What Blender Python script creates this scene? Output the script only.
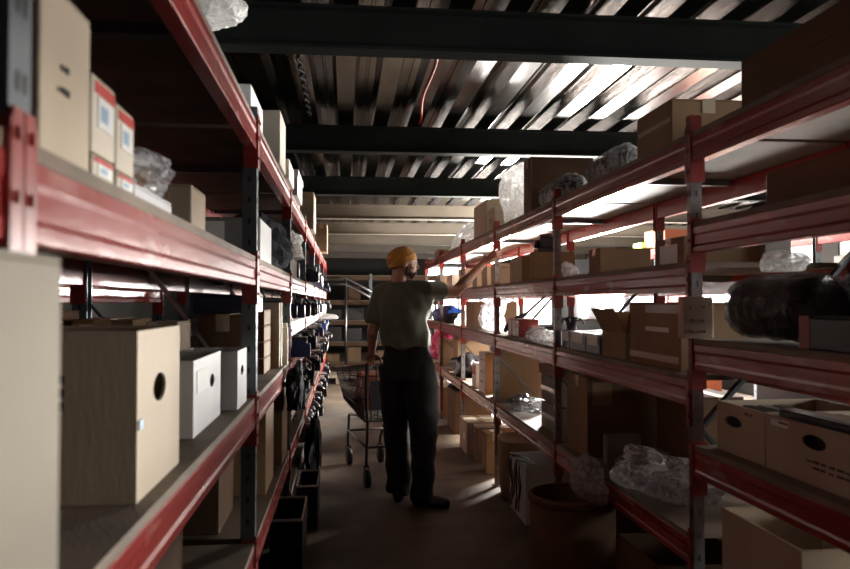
import bpy, bmesh, math, random
from mathutils import Vector, Matrix, noise
R = math.radians
for o in list(bpy.data.objects): bpy.data.objects.remove(o)
COL = bpy.context.scene.collection
SC = bpy.context.scene

# ------------------------------------------------------------------ camera
FPX, CZ, YAW, PITCH = 760.0, 1.40, 6.01, 1.32
cd = bpy.data.cameras.new('camera'); cam = bpy.data.objects.new('camera', cd); COL.objects.link(cam)
cd.sensor_width = 36; cd.lens = 36*FPX/850; cd.clip_start = 0.05
cam.location = (0, 0, CZ); cam.rotation_euler = (R(90+PITCH), 0, R(-YAW))
cd.dof.use_dof = True; cd.dof.focus_distance = 5.2; cd.dof.aperture_fstop = 4.2
SC.camera = cam

# ------------------------------------------------------------------ world, light, exposure
w = bpy.data.worlds.new('world'); SC.world = w; w.use_nodes = True
w.node_tree.nodes['Background'].inputs[0].default_value = (0.75, 0.8, 0.9, 1)
w.node_tree.nodes['Background'].inputs[1].default_value = 0.0
SC.view_settings.view_transform = 'Standard'; SC.view_settings.look = 'None'
SC.view_settings.gamma = 1; SC.view_settings.use_curve_mapping = False
SC.view_settings.exposure = 0.3
SC.cycles.use_denoising = True
SC.cycles.max_bounces = 7; SC.cycles.diffuse_bounces = 3; SC.cycles.transparent_max_bounces = 12
SC.cycles.sample_clamp_indirect = 6
SC.cycles.caustics_reflective = False; SC.cycles.caustics_refractive = False
E_TUBE = 90      # work lamp tubes
E_CEIL = 22      # ceiling lights of the next aisle
E_FILL = 3.2        # added glowing panes for fill
W_LAMP = 620

def area(name, loc, size, power, target, col=(1, .95, .9), shape='RECTANGLE', sy=None, spread=180):
    l = bpy.data.lights.new(name, 'AREA'); l.energy = power; l.color = col
    l.shape = shape; l.size = size
    if sy: l.size_y = sy
    l.spread = R(spread)
    o = bpy.data.objects.new(name, l); COL.objects.link(o); o.location = loc
    o.rotation_euler = (Vector(target)-Vector(loc)).to_track_quat('-Z', 'Y').to_euler()
    return o
def point(name, loc, power, r=.08, col=(1, .95, .9), parent=None):
    l = bpy.data.lights.new(name, 'POINT'); l.energy = power; l.color = col; l.shadow_soft_size = r
    o = bpy.data.objects.new(name, l); COL.objects.link(o); o.location = loc
    if parent: o.parent = parent
    return o
# added fill from the right, aimed at the left rack; no source seen
area('window_daylight', (5.9, 1.4, 1.75), 3.0, 60, (-.3, 1.5, 1.25), (1, .95, .90), sy=1.3, spread=60)
area('window_daylight', (5.9, 6.5, 1.75), 4.8, 120, (-.3, 5.6, 1.3), (1, .93, .86), sy=1.3, spread=75)
area('window_daylight', (5.9, 11.0, 1.75), 3.8, 200, (-.3, 9.6, 2.0), (1, .92, .82), sy=1.3, spread=110)

# ------------------------------------------------------------------ pixel helpers (only to read sizes off)
TY = R(YAW)
def Yat(px, X): return X/math.tan(math.atan((px-425)/FPX)+TY)
def Xat(px, Y): return Y*math.tan(math.atan((px-425)/FPX)+TY)
def dep(X, Y): return X*math.sin(TY)+Y*math.cos(TY)
def Zat(py, X, Y): return CZ-(py-302)*dep(X, Y)/FPX

# ------------------------------------------------------------------ mesh builder
class MB:
    def __init__(s): s.v = []; s.f = []; s.m = []; s.sm = []
    def add(s, vs, fs, mi=0, smooth=False):
        b = len(s.v); s.v += [tuple(v) for v in vs]
        for f in fs: s.f.append([b+i for i in f]); s.m.append(mi); s.sm.append(smooth)
    def ob(s, o, ex, ey, ez, mi=0):
        o, ex, ey, ez = map(Vector, (o, ex, ey, ez))
        if ex.cross(ey).dot(ez) < 0: ex, ey = ey, ex
        vs = [o, o+ex, o+ex+ey, o+ey]; vs += [v+ez for v in vs]
        s.add(vs, [(0,3,2,1), (4,5,6,7), (0,1,5,4), (1,2,6,5), (2,3,7,6), (3,0,4,7)], mi)
    def box(s, x0, x1, y0, y1, z0, z1, mi=0):
        s.ob((x0, y0, z0), (x1-x0, 0, 0), (0, y1-y0, 0), (0, 0, z1-z0), mi)
    def bar(s, a, b, wd, h, mi=0, up=(0, 0, 1)):
        a, b = Vector(a), Vector(b); d = (b-a).normalized(); u = Vector(up)
        if abs(d.dot(u)) > .98: u = Vector((0, 1, 0))
        sd = d.cross(u).normalized(); u = sd.cross(d).normalized()
        s.ob(a-sd*wd/2-u*h/2, b-a, sd*wd, u*h, mi)
    def loft(s, rings, mi=0, smooth=True, cap=True):
        n = len(rings[0]); b = []
        vs = [p for r in rings for p in r]; fs = []
        for i in range(len(rings)-1):
            for j in range(n):
                k = (j+1) % n
                fs.append((i*n+j, i*n+k, (i+1)*n+k, (i+1)*n+j))
        if cap:
            fs.append(tuple(reversed(range(n)))); fs.append(tuple(range((len(rings)-1)*n, len(rings)*n)))
        s.add(vs, fs, mi, smooth)
    def tube(s, pts, r, n=8, mi=0, cap=True, ref=None):
        pts = [Vector(p) for p in pts]; rs = r if isinstance(r, (list, tuple)) else [r]*len(pts)
        rings = []; pu = None
        for i, p in enumerate(pts):
            d = (pts[min(i+1, len(pts)-1)]-pts[max(i-1, 0)]).normalized()
            u = Vector(ref) if ref else (pu if pu else Vector((0, 0, 1)))
            if abs(d.dot(u)) > .97: u = Vector((1, 0, 0)) if abs(d.x) < .9 else Vector((0, 1, 0))
            a = d.cross(u).normalized(); bb = a.cross(d).normalized(); pu = bb
            ra, rb = (rs[i] if isinstance(rs[i], (list, tuple)) else (rs[i], rs[i]))
            rings.append([p+a*ra*math.cos(-t*2*math.pi/n)+bb*rb*math.sin(-t*2*math.pi/n) for t in range(n)])
        s.loft(rings, mi, True, cap)
    def caps(s, a, b, ra, rb, n=14, fl=1.0, ref=None, mi=0):
        """tapered capsule with round ends; fl flattens along ref"""
        a, b = Vector(a), Vector(b); d = (b-a).normalized(); pts = []; rr = []
        for t in (-1, -.92, -.7, -.38, 0): pts.append(a+d*ra*t); rr.append(ra*math.sqrt(max(0.0004, 1-t*t)))
        for t in (0, .38, .7, .92, 1): pts.append(b+d*rb*t); rr.append(rb*math.sqrt(max(0.0004, 1-t*t)))
        s.tube(pts, [(r, r*fl) for r in rr], n, mi, True, ref)
    def ell(s, c, rx, ry, rz, rot=None, n=18, mi=0):
        c = Vector(c); rings = []
        for i in range(1, n):
            t = math.pi*i/n; z = -math.cos(t)*rz; q = math.sin(t)
            ring = []
            for j in range(n*2):
                p = Vector((math.cos(j*math.pi/n)*q*rx, math.sin(j*math.pi/n)*q*ry, z))
                if rot: p = rot @ p
                ring.append(c+p)
            rings.append(ring)
        s.loft(rings, mi, True, True)
    def lathe(s, prof, n=24, mi=0, c=(0, 0, 0), smooth=True, cap=True):
        s.loft([[(c[0]+r*math.cos(2*math.pi*j/n), c[1]+r*math.sin(2*math.pi*j/n), c[2]+z) for j in range(n)] for r, z in prof], mi, smooth, cap)
    def wall(s, o, eu, ev, W, H, t, hole=None, mi=0, shape=2.0):
        """upright panel from o along eu, ev with thickness vector t and an oval hole (cu, cv, ru, rv)"""
        o, eu, ev, t = map(Vector, (o, eu, ev, t))
        if hole and not (hole[2] < hole[0] < W-hole[2] and hole[3] < hole[1] < H-hole[3]): hole = (W*.5, H*.62, W*.16, H*.09)
        if not hole:
            s.ob(o, eu*W, ev*H, t, mi); return
        cu, cv, ru, rv = hole
        an = [2*math.pi*k/24 for k in range(24)]+[math.atan2(y-cv, x-cu) % (2*math.pi) for x in (0, W) for y in (0, H)]
        an = sorted(set(round(a, 5) for a in an)); inn = []; out = []
        for a in an:
            c, q = math.cos(a), math.sin(a); cc = abs(c)**(2/shape)*(1 if c > 0 else -1); qq = abs(q)**(2/shape)*(1 if q > 0 else -1)
            inn.append((cu+ru*cc, cv+rv*qq))
            k = min(((W-cu)/c if c > 1e-9 else (-cu/c if c < -1e-9 else 1e9)), ((H-cv)/q if q > 1e-9 else (-cv/q if q < -1e-9 else 1e9)))
            out.append((cu+k*c, cv+k*q))
        n = len(an); P = lambda u, v, k: o+eu*u+ev*v+t*k
        vs = [P(*p, 0) for p in inn]+[P(*p, 0) for p in out]+[P(*p, 1) for p in inn]+[P(*p, 1) for p in out]
        fs = []
        for i in range(n):
            j = (i+1) % n
            fs += [(i, j, n+j, n+i), (2*n+i, 3*n+i, 3*n+j, 2*n+j), (i, 2*n+i, 2*n+j, j), (n+i, n+j, 3*n+j, 3*n+i)]
        s.add(vs, fs, mi)
    def mesh(s, name, mats, bevel=0, fix=True):
        me = bpy.data.meshes.new(name); me.from_pydata(s.v, [], s.f)
        for m in (mats if isinstance(mats, (list, tuple)) else [mats]): me.materials.append(m)
        me.polygons.foreach_set('material_index', s.m); me.polygons.foreach_set('use_smooth', s.sm)
        if fix:
            bm = bmesh.new(); bm.from_mesh(me); bmesh.ops.recalc_face_normals(bm, faces=bm.faces); bm.to_mesh(me); bm.free()
        me.update(); return me
    def build(s, name, mats, parent=None, loc=None, rz=0, bevel=0):
        o = bpy.data.objects.new(name, s.mesh(name, mats)); COL.objects.link(o)
        if parent: o.parent = parent
        if loc is not None: o.location = loc
        o.rotation_euler.z = rz
        if bevel:
            b = o.modifiers.new('bevel', 'BEVEL'); b.width = bevel; b.segments = 1 if name == 'beam' else 2; b.limit_method = 'ANGLE'
        return o
def tag(o, label=None, cat=None, group=None, kind=None):
    if label: o['label'] = label
    if cat: o['category'] = cat
    if group: o['group'] = group
    if kind: o['kind'] = kind
    return o
def empty(name, loc, label, cat, group=None, rz=0):
    o = bpy.data.objects.new(name, None); COL.objects.link(o); o.location = loc; o.rotation_euler.z = rz
    o.empty_display_size = .05
    return tag(o, label, cat, group)
def copy_tree(o, parent=None):
    c = o.copy(); COL.objects.link(c)
    if parent: c.parent = parent
    for ch in list(o.children): copy_tree(ch, c)
    return c

# ------------------------------------------------------------------ materials
def mat(name, col, rough=.6, metal=0, var=.0, vs=8, bump=0, bs=60, col2=None, stretch=(1, 1, 1), thresh=None, spec=.5, tr=0, alpha=1, emis=0, sheen=0, detail=4):
    m = bpy.data.materials.new(name); m.use_nodes = True; nt = m.node_tree; N = nt.nodes; L = nt.links
    b = N['Principled BSDF']; b.inputs['Base Color'].default_value = (*col, 1); b.inputs['Roughness'].default_value = rough
    b.inputs['Metallic'].default_value = metal; b.inputs['Specular IOR Level'].default_value = spec
    b.inputs['Transmission Weight'].default_value = tr; b.inputs['Alpha'].default_value = alpha
    b.inputs['Sheen Weight'].default_value = sheen
    tc = N.new('ShaderNodeTexCoord'); mp = N.new('ShaderNodeMapping'); mp.inputs['Scale'].default_value = stretch
    L.new(tc.outputs['Object'], mp.inputs[0])
    if var or col2:
        n = N.new('ShaderNodeTexNoise'); n.inputs['Scale'].default_value = vs; n.inputs['Detail'].default_value = detail; L.new(mp.outputs[0], n.inputs[0])
        r = N.new('ShaderNodeValToRGB'); L.new(n.outputs[0], r.inputs[0]); L.new(r.outputs[0], b.inputs['Base Color'])
        c2 = col2 or tuple(c*(1-var) for c in col)
        a, z = thresh or (.35, .65)
        r.color_ramp.elements[0].position = a; r.color_ramp.elements[0].color = (*col, 1)
        r.color_ramp.elements[1].position = z; r.color_ramp.elements[1].color = (*c2, 1)
    if bump:
        n = N.new('ShaderNodeTexNoise'); n.inputs['Scale'].default_value = bs; n.inputs['Detail'].default_value = 3; L.new(mp.outputs[0], n.inputs[0])
        q = N.new('ShaderNodeBump'); q.inputs['Strength'].default_value = bump; q.inputs['Distance'].default_value = .01
        L.new(n.outputs[0], q.inputs['Height']); L.new(q.outputs[0], b.inputs['Normal'])
    if emis:
        b.inputs['Emission Color'].default_value = (*col, 1); b.inputs['Emission Strength'].default_value = emis
    return m
def film(name, col=(.9, .92, .95), opac=.45, rough=.12, bump=.8):
    """thin clear packing film: partly see-through, glossy, slightly milky"""
    m = bpy.data.materials.new(name); m.use_nodes = True; nt = m.node_tree; N = nt.nodes; L = nt.links
    b = N['Principled BSDF']; b.inputs['Base Color'].default_value = (*col, 1); b.inputs['Roughness'].default_value = rough
    b.inputs['Specular IOR Level'].default_value = 1.0
    b.inputs['Subsurface Weight'].default_value = 0
    t = N.new('ShaderNodeBsdfTransparent'); t.inputs[0].default_value = (.95, .96, .97, 1)
    tl = N.new('ShaderNodeBsdfTranslucent'); tl.inputs[0].default_value = (*col, 1)
    m1 = N.new('ShaderNodeMixShader'); m1.inputs[0].default_value = .35; L.new(b.outputs[0], m1.inputs[1]); L.new(tl.outputs[0], m1.inputs[2])
    mx = N.new('ShaderNodeMixShader'); L.new(t.outputs[0], mx.inputs[1]); L.new(m1.outputs[0], mx.inputs[2])
    tc = N.new('ShaderNodeTexCoord'); n = N.new('ShaderNodeTexNoise'); n.inputs['Scale'].default_value = 22; n.inputs['Detail'].default_value = 5
    n.inputs['Distortion'].default_value = 1.5
    L.new(tc.outputs['Object'], n.inputs[0]); q = N.new('ShaderNodeBump'); q.inputs['Strength'].default_value = bump; q.inputs['Distance'].default_value = .02
    L.new(n.outputs[0], q.inputs['Height']); L.new(q.outputs[0], b.inputs['Normal'])
    r = N.new('ShaderNodeMapRange'); r.inputs[1].default_value = .35; r.inputs[2].default_value = .65; r.inputs[3].default_value = max(.02, opac-.3); r.inputs[4].default_value = min(1, opac+.3)
    L.new(n.outputs[0], r.inputs[0]); L.new(r.outputs[0], mx.inputs[0]); L.new(mx.outputs[0], N['Material Output'].inputs[0])
    return m
def emit(name, col, s):
    m = bpy.data.materials.new(name); m.use_nodes = True; nt = m.node_tree; nt.nodes.clear()
    e = nt.nodes.new('ShaderNodeEmission'); e.inputs[0].default_value = (*col, 1); e.inputs[1].default_value = s
    o = nt.nodes.new('ShaderNodeOutputMaterial'); nt.links.new(e.outputs[0], o.inputs[0]); return m
M = dict(
    red=mat('red_painted_steel', (.31, .042, .038), .22, 0, col2=(.42, .17, .15), vs=14, thresh=(.6, .76), bump=.10, bs=34, spec=.85, stretch=(1, .3, 1)),
    redm=mat('red_steel_bracket', (.30, .035, .028), .4, 0, var=.3, vs=20),
    grey=mat('grey_blue_steel', (.16, .19, .21), .38, .5, var=.35, vs=9, stretch=(1, 1, .3)),
    beige=mat('beige_board', (.36, .32, .255), .8, 0, var=.1, vs=4),
    redgrey=mat('worn_red_grey_steel', (.12, .07, .07), .35, .3, col2=(.22, .22, .23), vs=7, thresh=(.5, .6), stretch=(1, 1, .3)),
    galv=mat('galvanised_sheet', (.125, .115, .108), .18, 1.0, col2=(.07, .06, .055), vs=5, bump=.14, bs=9, stretch=(3, .5, 3)),
    dgreen=mat('dark_green_girder_paint', (.022, .028, .025), .85, .0, var=.4, vs=3, spec=.15),
    steel=mat('plain_steel', (.55, .56, .58), .3, 1, var=.2, vs=20),
    chrome=mat('cart_wire', (.07, .065, .065), .4, .7),
    deck=mat('shelf_board', (.25, .19, .14), .75, 0, col2=(.16, .125, .095), vs=5, bump=.1, bs=120, stretch=(1, 1, 1)),
    conc=mat('concrete_floor', (.15, .108, .07), .62, 0, col2=(.06, .044, .03), vs=2.2, bump=.15, bs=25, detail=8),
    wallm=mat('wall_plaster', (.07, .065, .06), .85, 0, var=.25, vs=1.5),
    card=mat('cardboard', (.30, .19, .10), .8, 0, col2=(.24, .15, .08), vs=5, bump=.06, bs=140, stretch=(1, 1, .2)),
    card2=mat('pale_cardboard', (.55, .46, .35), .8, 0, col2=(.48, .395, .295), vs=5, bump=.06, bs=140, stretch=(1, 1, .2)),
    card3=mat('dark_cardboard', (.16, .09, .05), .85, 0, col2=(.12, .07, .038), vs=5, bump=.06, bs=140),
    cardg=mat('grey_board', (.25, .235, .22), .8, 0, var=.25, vs=8),
    white=mat('white_board', (.72, .73, .74), .6, 0, var=.1, vs=10),
    cream=mat('cream_board', (.70, .63, .52), .7, 0, var=.12, vs=6),
    paper=mat('paper_label', (.8, .8, .78), .6),
    tape=mat('packing_tape', (.52, .38, .22), .18, 0, spec=.8),
    cleart=mat('clear_tape', (.60, .52, .42), .12, 0, spec=.9),
    ink=mat('black_ink', (.03, .03, .03), .6),
    redink=mat('red_print', (.55, .05, .04), .5), blueink=mat('blue_print', (.28, .42, .55), .5),
    black=mat('black_plastic', (.012, .012, .014), .42, 0, var=.2),
    navy=mat('dark_blue_plastic', (.012, .022, .06), .35, 0, var=.3),
    blue=mat('blue_plastic', (.02, .06, .25), .35),
    cloth=mat('black_cloth', (.012, .013, .02), .9, bump=.4, bs=120),
    dgrey=mat('dark_grey_plastic', (.05, .05, .055), .5, var=.2),
    palebeam=mat('pale_painted_steel', (.52, .42, .38), .3, 0, col2=(.42, .16, .13), vs=5, thresh=(.55, .7), stretch=(1, .3, 1), spec=.8),  # paler colour with red patches for far left beams
    dgrime=film('dark_smoky_film', (.06, .055, .055), .7, .15, 1),
    film=film('clear_film'), milky=film('milky_film', (.92, .92, .9), .72, .2, .9), grime=film('smoky_film', (.45, .40, .40), .62, .15, 1),
    skin=mat('skin', (.45, .23, .155), .5, 0, var=.12, vs=14, bump=.05, bs=200),
    beard=mat('beard_hair', (.085, .038, .018), .8, 0, var=.5, vs=90, bump=.9, bs=260),
    knit=mat('mustard_knit', (.62, .27, .035), .9, 0, var=.3, vs=60, bump=.5, bs=180, sheen=.3),
    tee=mat('olive_cotton', (.105, .11, .075), .9, 0, var=.15, vs=30, bump=.25, bs=300, sheen=.2),
    pants=mat('black_trousers', (.010, .010, .012), .9, 0, bump=.2, bs=200),
    shoe=mat('black_leather', (.012, .011, .011), .5),
    rubber=mat('black_rubber', (.015, .015, .015), .7),
    green=mat('green_plastic', (.20, .42, .06), .5), yellow=mat('yellow_board', (.55, .50, .10), .6),
    pink=mat('pink_film', (.65, .07, .22), .4), orange=mat('orange_board', (.50, .14, .05), .6),
    teal=mat('grey_teal_fabric', (.12, .16, .17), .8),
    tube=emit('lamp_tube_glow', (1, .96, .9), E_TUBE), ceil=emit('ceiling_tube_glow', (1, .93, .84), E_CEIL), pane2=emit('far_daylight_pane', (1, .97, .93), 6), pane=emit('daylight_pane', (1, .97, .93), E_FILL),
    eye=mat('eye_white', (.7, .68, .65), .2), iris=mat('iris', (.05, .03, .02), .2), cable=mat('red_cable', (.45, .02, .02), .4),
)
# ------------------------------------------------------------------ setting
def struct(name, mb, m, bevel=0):
    return tag(mb.build(name, m, bevel=bevel), kind='structure')
XL, XR, YF, YB, ZC = -4.2, 6.2, -2.4, 21.5, 2.69
b = MB(); b.box(XL, XR, YF, YB, -.1, 0); struct('floor', b, M['conc'])
b = MB(); b.box(XL-.1, XL, YF, YB, 0, 3.0); struct('wall_left', b, M['wallm'])
b = MB(); b.box(XL, XR, YF-.1, YF, 0, 3.0); struct('wall_front', b, M['wallm'])
b = MB(); b.box(XL, 2.3, YB, YB+.1, 0, 3.0); b.box(2.3, 6.0, YB, YB+.1, 0, .7); b.box(2.3, 6.0, YB, YB+.1, 2.45, 3.0); b.box(6.0, XR, YB, YB+.1, 0, 3.0); struct('wall_back', b, M['wallm'])
f = MB()
for k in range(5): f.box(2.3+.9125*k, 2.35+.9125*k, YB+.01, YB+.08, .7, 2.45)
for z in (.7, 1.55, 2.39): f.box(2.3, 6.0, YB+.01, YB+.08, z, z+.06)
fo = struct('window_4', f, M['white']); g = MB(); g.box(2.3, 6.0, YB+.04, YB+.05, .7, 2.45); g.build('window_pane', M['pane2'], fo)  # added bright panes give a white ground behind the right rack
# right wall with a row of openings for added fill panes z 1.15..2.35
fill_spans = [(-.2, 3.0), (4.0, 9.0), (9.5, 13.5)]
b = MB(); b.box(XR, XR+.15, YF, YB, 0, 1.1); b.box(XR, XR+.15, YF, YB, 2.4, 3.0)
ed = [YF]+[v for q in fill_spans for v in q]+[YB]
for i in range(0, len(ed), 2): b.box(XR, XR+.15, ed[i], ed[i+1], 1.1, 2.4)
struct('wall_right', b, M['wallm'])
for i, (a, c) in enumerate(fill_spans):
    f = MB(); n = round((c-a)/1.0)
    for k in range(n+1):
        y = a+(c-a)*k/n; f.box(XR+.02, XR+.1, y-.03, y+.03, 1.1, 2.4)
    f.box(XR+.02, XR+.1, a, c, 1.1, 1.16); f.box(XR+.02, XR+.1, a, c, 2.34, 2.4)
    fo = struct('window_%d' % (i+1), f, M['white'])  # added frames and glowing panes, unseen, only there as fill
    g = MB(); g.box(XR+.05, XR+.06, a, c, 1.1, 2.4); g.build('window_pane', M['pane'], fo)
# corrugated deck, ribs running down the aisle
b = MB(); per = .25; x = XL-.1; prof = []
while x < XR+.15:
    prof += [(x, ZC), (x+.105, ZC), (x+.13, ZC+.075), (x+.168, ZC+.075), (x+.172, ZC+.083), (x+.185, ZC+.083), (x+.189, ZC+.075), (x+.225, ZC+.075)]
    x += per
ys = [YF-.1]+[YF+k*2.26+.9 for k in range(1, 11)]+[YB+.1]
vs = []; fs = []; nn = len(prof)
for y in ys: vs += [(px, y, pz) for px, pz in prof]
for i in range(len(ys)-1):
    for j in range(nn-1): fs.append((i*nn+j, i*nn+j+1, (i+1)*nn+j+1, (i+1)*nn+j))
b.add(vs, fs)
co = struct('ceiling', b, M['galv']); sm = co.modifiers.new('thickness', 'SOLIDIFY'); sm.thickness = .004; sm.offset = 1
def girder(y, zb=2.5, h=.19, fw=.11, m='dgreen'):
    b = MB(); b.box(XL, XR, y-fw/2, y+fw/2, zb, zb+.014); b.box(XL, XR, y-fw/2, y+fw/2, zb+h-.014, zb+h)
    b.box(XL, XR, y-.006, y+.006, zb+.014, zb+h-.014)
    o = struct('ceiling_beam', b, M[m]); return o
M['tanbeam'] = mat('buff_girder_paint', (.20, .17, .13), .5, .1, var=.2, vs=3)  # lit copy of the girder paint, far beams' light put into its colour
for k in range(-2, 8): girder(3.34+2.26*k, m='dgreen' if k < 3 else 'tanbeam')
# a red cable and flexible conduit on the deck underside
b = MB(); pts = [(.50+.03*math.sin(y*1.3)+.012*math.sin(y*5), y, 2.682) for y in [3.5+.12*i for i in range(17)]]
b.tube(pts, .007, 6); tag(b.build('power_cable', M['cable']), 'thin red cable running along the underside of the corrugated ceiling', 'cable')
b = MB(); pts = [(-.245+.012*math.sin(y*40), y, 2.6835) for y in [3.5+.03*i for i in range(60)]]
b.tube(pts, .006, 6); tag(b.build('wavy_wire', M['ink']), 'thin wavy dark wire hanging under the ceiling sheets above left rack', 'wire')

# ------------------------------------------------------------------ racks
def rack(name, label, xf, xb, posts, lev, topz=2.05, top_red=False, mid=True, uh=.025, ud=.05, z0=.38, rise=.6, um='grey', pale=()):
    """posts: Y of the frames; lev: one list of deck heights per bay; xf is the aisle face"""
    s = 1 if xb > xf else -1
    root = empty(name, (xf, posts[0], 0), label, 'shelving rack')
    ox, oy = xf, posts[0]
    def up(x, y, red0=False):
        m = MB(); d = s*ud
        xa, xc = (x, x+d) if x == xf else (x-d, x)
        lo, hi = sorted((xa, xc)); lo -= ox; hi -= ox; yy = y-oy
        # C profile with a perforated front
        m.box(lo, hi, yy-uh, yy-uh+.004, .005, topz, 0); m.box(lo, hi, yy+uh-.004, yy+uh, .005, topz, 0)
        fx = (hi-.004, hi) if (x == xf) == (s < 0) else (lo, lo+.004)
        m.box(fx[0], fx[1], yy-uh+.004, yy+uh-.004, .005, topz, 0)
        ex = (hi, hi+.0008) if (x == xf) == (s < 0) else (lo-.0008, lo)
        z = .1
        while z < topz-.03:
            xx = ex[1] if ex[1] > hi else ex[0]
            for ya, yb in ((-.013, -.004), (.004, .013)): m.add([(xx, yy+ya, z), (xx, yy+yb, z), (xx, yy+yb, z+.02), (xx, yy+ya, z+.02)], [(0, 1, 2, 3)], 1)
            m.add([(lo+.4*ud, yy-uh-.0008, z), (lo+.6*ud, yy-uh-.0008, z), (lo+.6*ud, yy-uh-.0008, z+.02), (lo+.4*ud, yy-uh-.0008, z+.02)], [(0, 1, 2, 3)], 1); z += .075
        m.box(lo-.015, hi+.015, yy-.045, yy+.045, 0, .005, 0)
        if top_red: m.box(lo-.001, hi+.001, yy-uh-.001, yy+uh+.001, 1.82, topz+.001, 2)
        m.build('upright', [M[um], M['ink'], M['redm']], root)
    for y in posts:
        up(xf, y); up(xb, y)
        m = MB(); z = z0; k = 0; a, c = xf+s*(ud-.005)-ox, xb-s*(ud-.005)-ox; yy = y-oy
        while z+rise < topz-.2:
            z2 = z+rise
            p, q = (c, a) if k % 2 == 0 else (a, c)
            br = MB(); br.bar((p, yy, z), (q, yy, z2), .012, .028, 0, up=(0, 1, 0)); br.build('diagonal_brace', M['steel' if z0 < .37 else 'grey'], root)
            z = z2; k += 1
    bh = .085
    for i in range(len(posts)-1):
        y0, y1 = posts[i]+uh+.001, posts[i+1]-uh-.001
        for z in lev[i]:
            for x in (xf, xb):
                m = MB(); f = 1 if x == xf else -1; t = z-.018
                X = lambda d: x-ox+s*f*d
                # stepped hollow section with a recessed web
                pr = [(0, 0), (0, -.022), (.003, -.030), (.003, -.058), (0, -.066), (0, -bh), (.04, -bh), (.04, 0)]
                m.loft([[(X(p), yy-oy, t+q) for p, q in pr] for yy in (y0, y1)], 0, False, True)
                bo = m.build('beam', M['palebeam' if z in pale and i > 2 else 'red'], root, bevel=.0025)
                for yy, sg in ((y0, -1), (y1, 1)):
                    c = MB()
                    wb_ = uh*.96; c.box(min(X(-.005), X(0)), max(X(-.005), X(0)), min(yy+sg*.0008, yy+sg*wb_)-oy, max(yy+sg*.0008, yy+sg*wb_)-oy, t-.15, t+.04)
                    c.box(min(X(-.005), X(.045)), max(X(-.005), X(.045)), min(yy, yy+sg*-.004)-oy, max(yy, yy+sg*-.004)-oy, t-.15, t+.03)
                    for zz in (.01, -.05, -.12):
                        c.box(min(X(-.009), X(-.005)), max(X(-.009), X(-.005)), min(yy+sg*.006, yy+sg*.014)-oy, max(yy+sg*.006, yy+sg*.014)-oy, t+zz, t+zz+.012)
                    c.build('end_bracket', M['redm'], bo)
            d = MB(); lo, hi = sorted((xf+s*.003-ox, xb-s*.003-ox)); d.box(lo, hi, y0-oy+.004, y1-oy-.004, z-.018, z); d.build('deck_board', M['deck'], root)
            if mid and posts[i] < 8:
                d = MB(); lo, hi = sorted((xf+s*.05-ox, xb-s*.05-ox)); ym = (y0+y1)/2-oy; d.box(lo, hi, ym-.02, ym+.02, z-.045, z-.0185); d.build('deck_support', M['grey'], root)
    return root
PL = [-.95, .76, 2.74, 4.41, 6.08, 7.75, 9.42, 11.09, 12.76]
XLf, XLb = -.31, -.93
L1, L2, L3, L4 = .56, 1.065, 1.56, 2.04
near = [L1, L2, L3, L4]; far = [.30, L1, .81, L2, 1.30, L3, L4]
rack('storage_rack', 'long red and grey storage rack along the left side of the aisle', XLf, XLb, PL, [near, near, near]+[far]*5, topz=2.09, z0=.36, rise=.715, pale=(.30, .81, 1.30, L3))
PR = [-.95, .75, 2.42, 4.07, 5.74, 7.42, 9.1, 10.78]
XRf, XRb = 1.14, 1.76
rn = [.46, .93, 1.28, 1.665, 1.965]; rf = [.63, 1.155, 1.535, 1.965]
rack('storage_rack', 'long red storage rack along the right side that the man reaches into', XRf, XRb, PR, [rn, rn]+[rf]*5, topz=2.02, top_red=True, uh=.017, ud=.036, um='redgrey')
P2 = [2.6, 4.4, 6.2, 8.0, 9.6]
rack('storage_rack', 'red rack beyond the next aisle, seen through the right rack', 3.5, 4.1, P2, [[.45, 1.0, 1.5, 2.0]]*4, topz=2.1, mid=False)
rack('storage_rack', 'dim rack standing back to back behind the left rack', -1.02, -1.62, [-.95, .82, 2.74, 4.41], [[L1, L2, 1.5, L4]]*3, topz=2.09, mid=False)
# rack across the far end of the hall
far_rack = empty('storage_rack', (0, 16.2, 0), 'dark shelving rack standing across the far end of the aisle', 'shelving rack')
for x in (-.9, .55, 2.0):
    for y in (0, .6):
        b = MB(); b.box(x-.025, x+.025, y-.025, y+.025, 0, 2.0); b.build('upright', M['grey'], far_rack)
for z in (.12, .55, 1.0, 1.42, 1.95):
    for y in (0, .6):
        b = MB(); b.box(-.875, 1.975, y-.02, y+.02, z-.08, z); b.build('beam', M['card3'], far_rack)
    b = MB(); b.box(-.875, 1.975, -.02, .62, z, z+.018); b.build('deck_board', M['deck'], far_rack)

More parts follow.
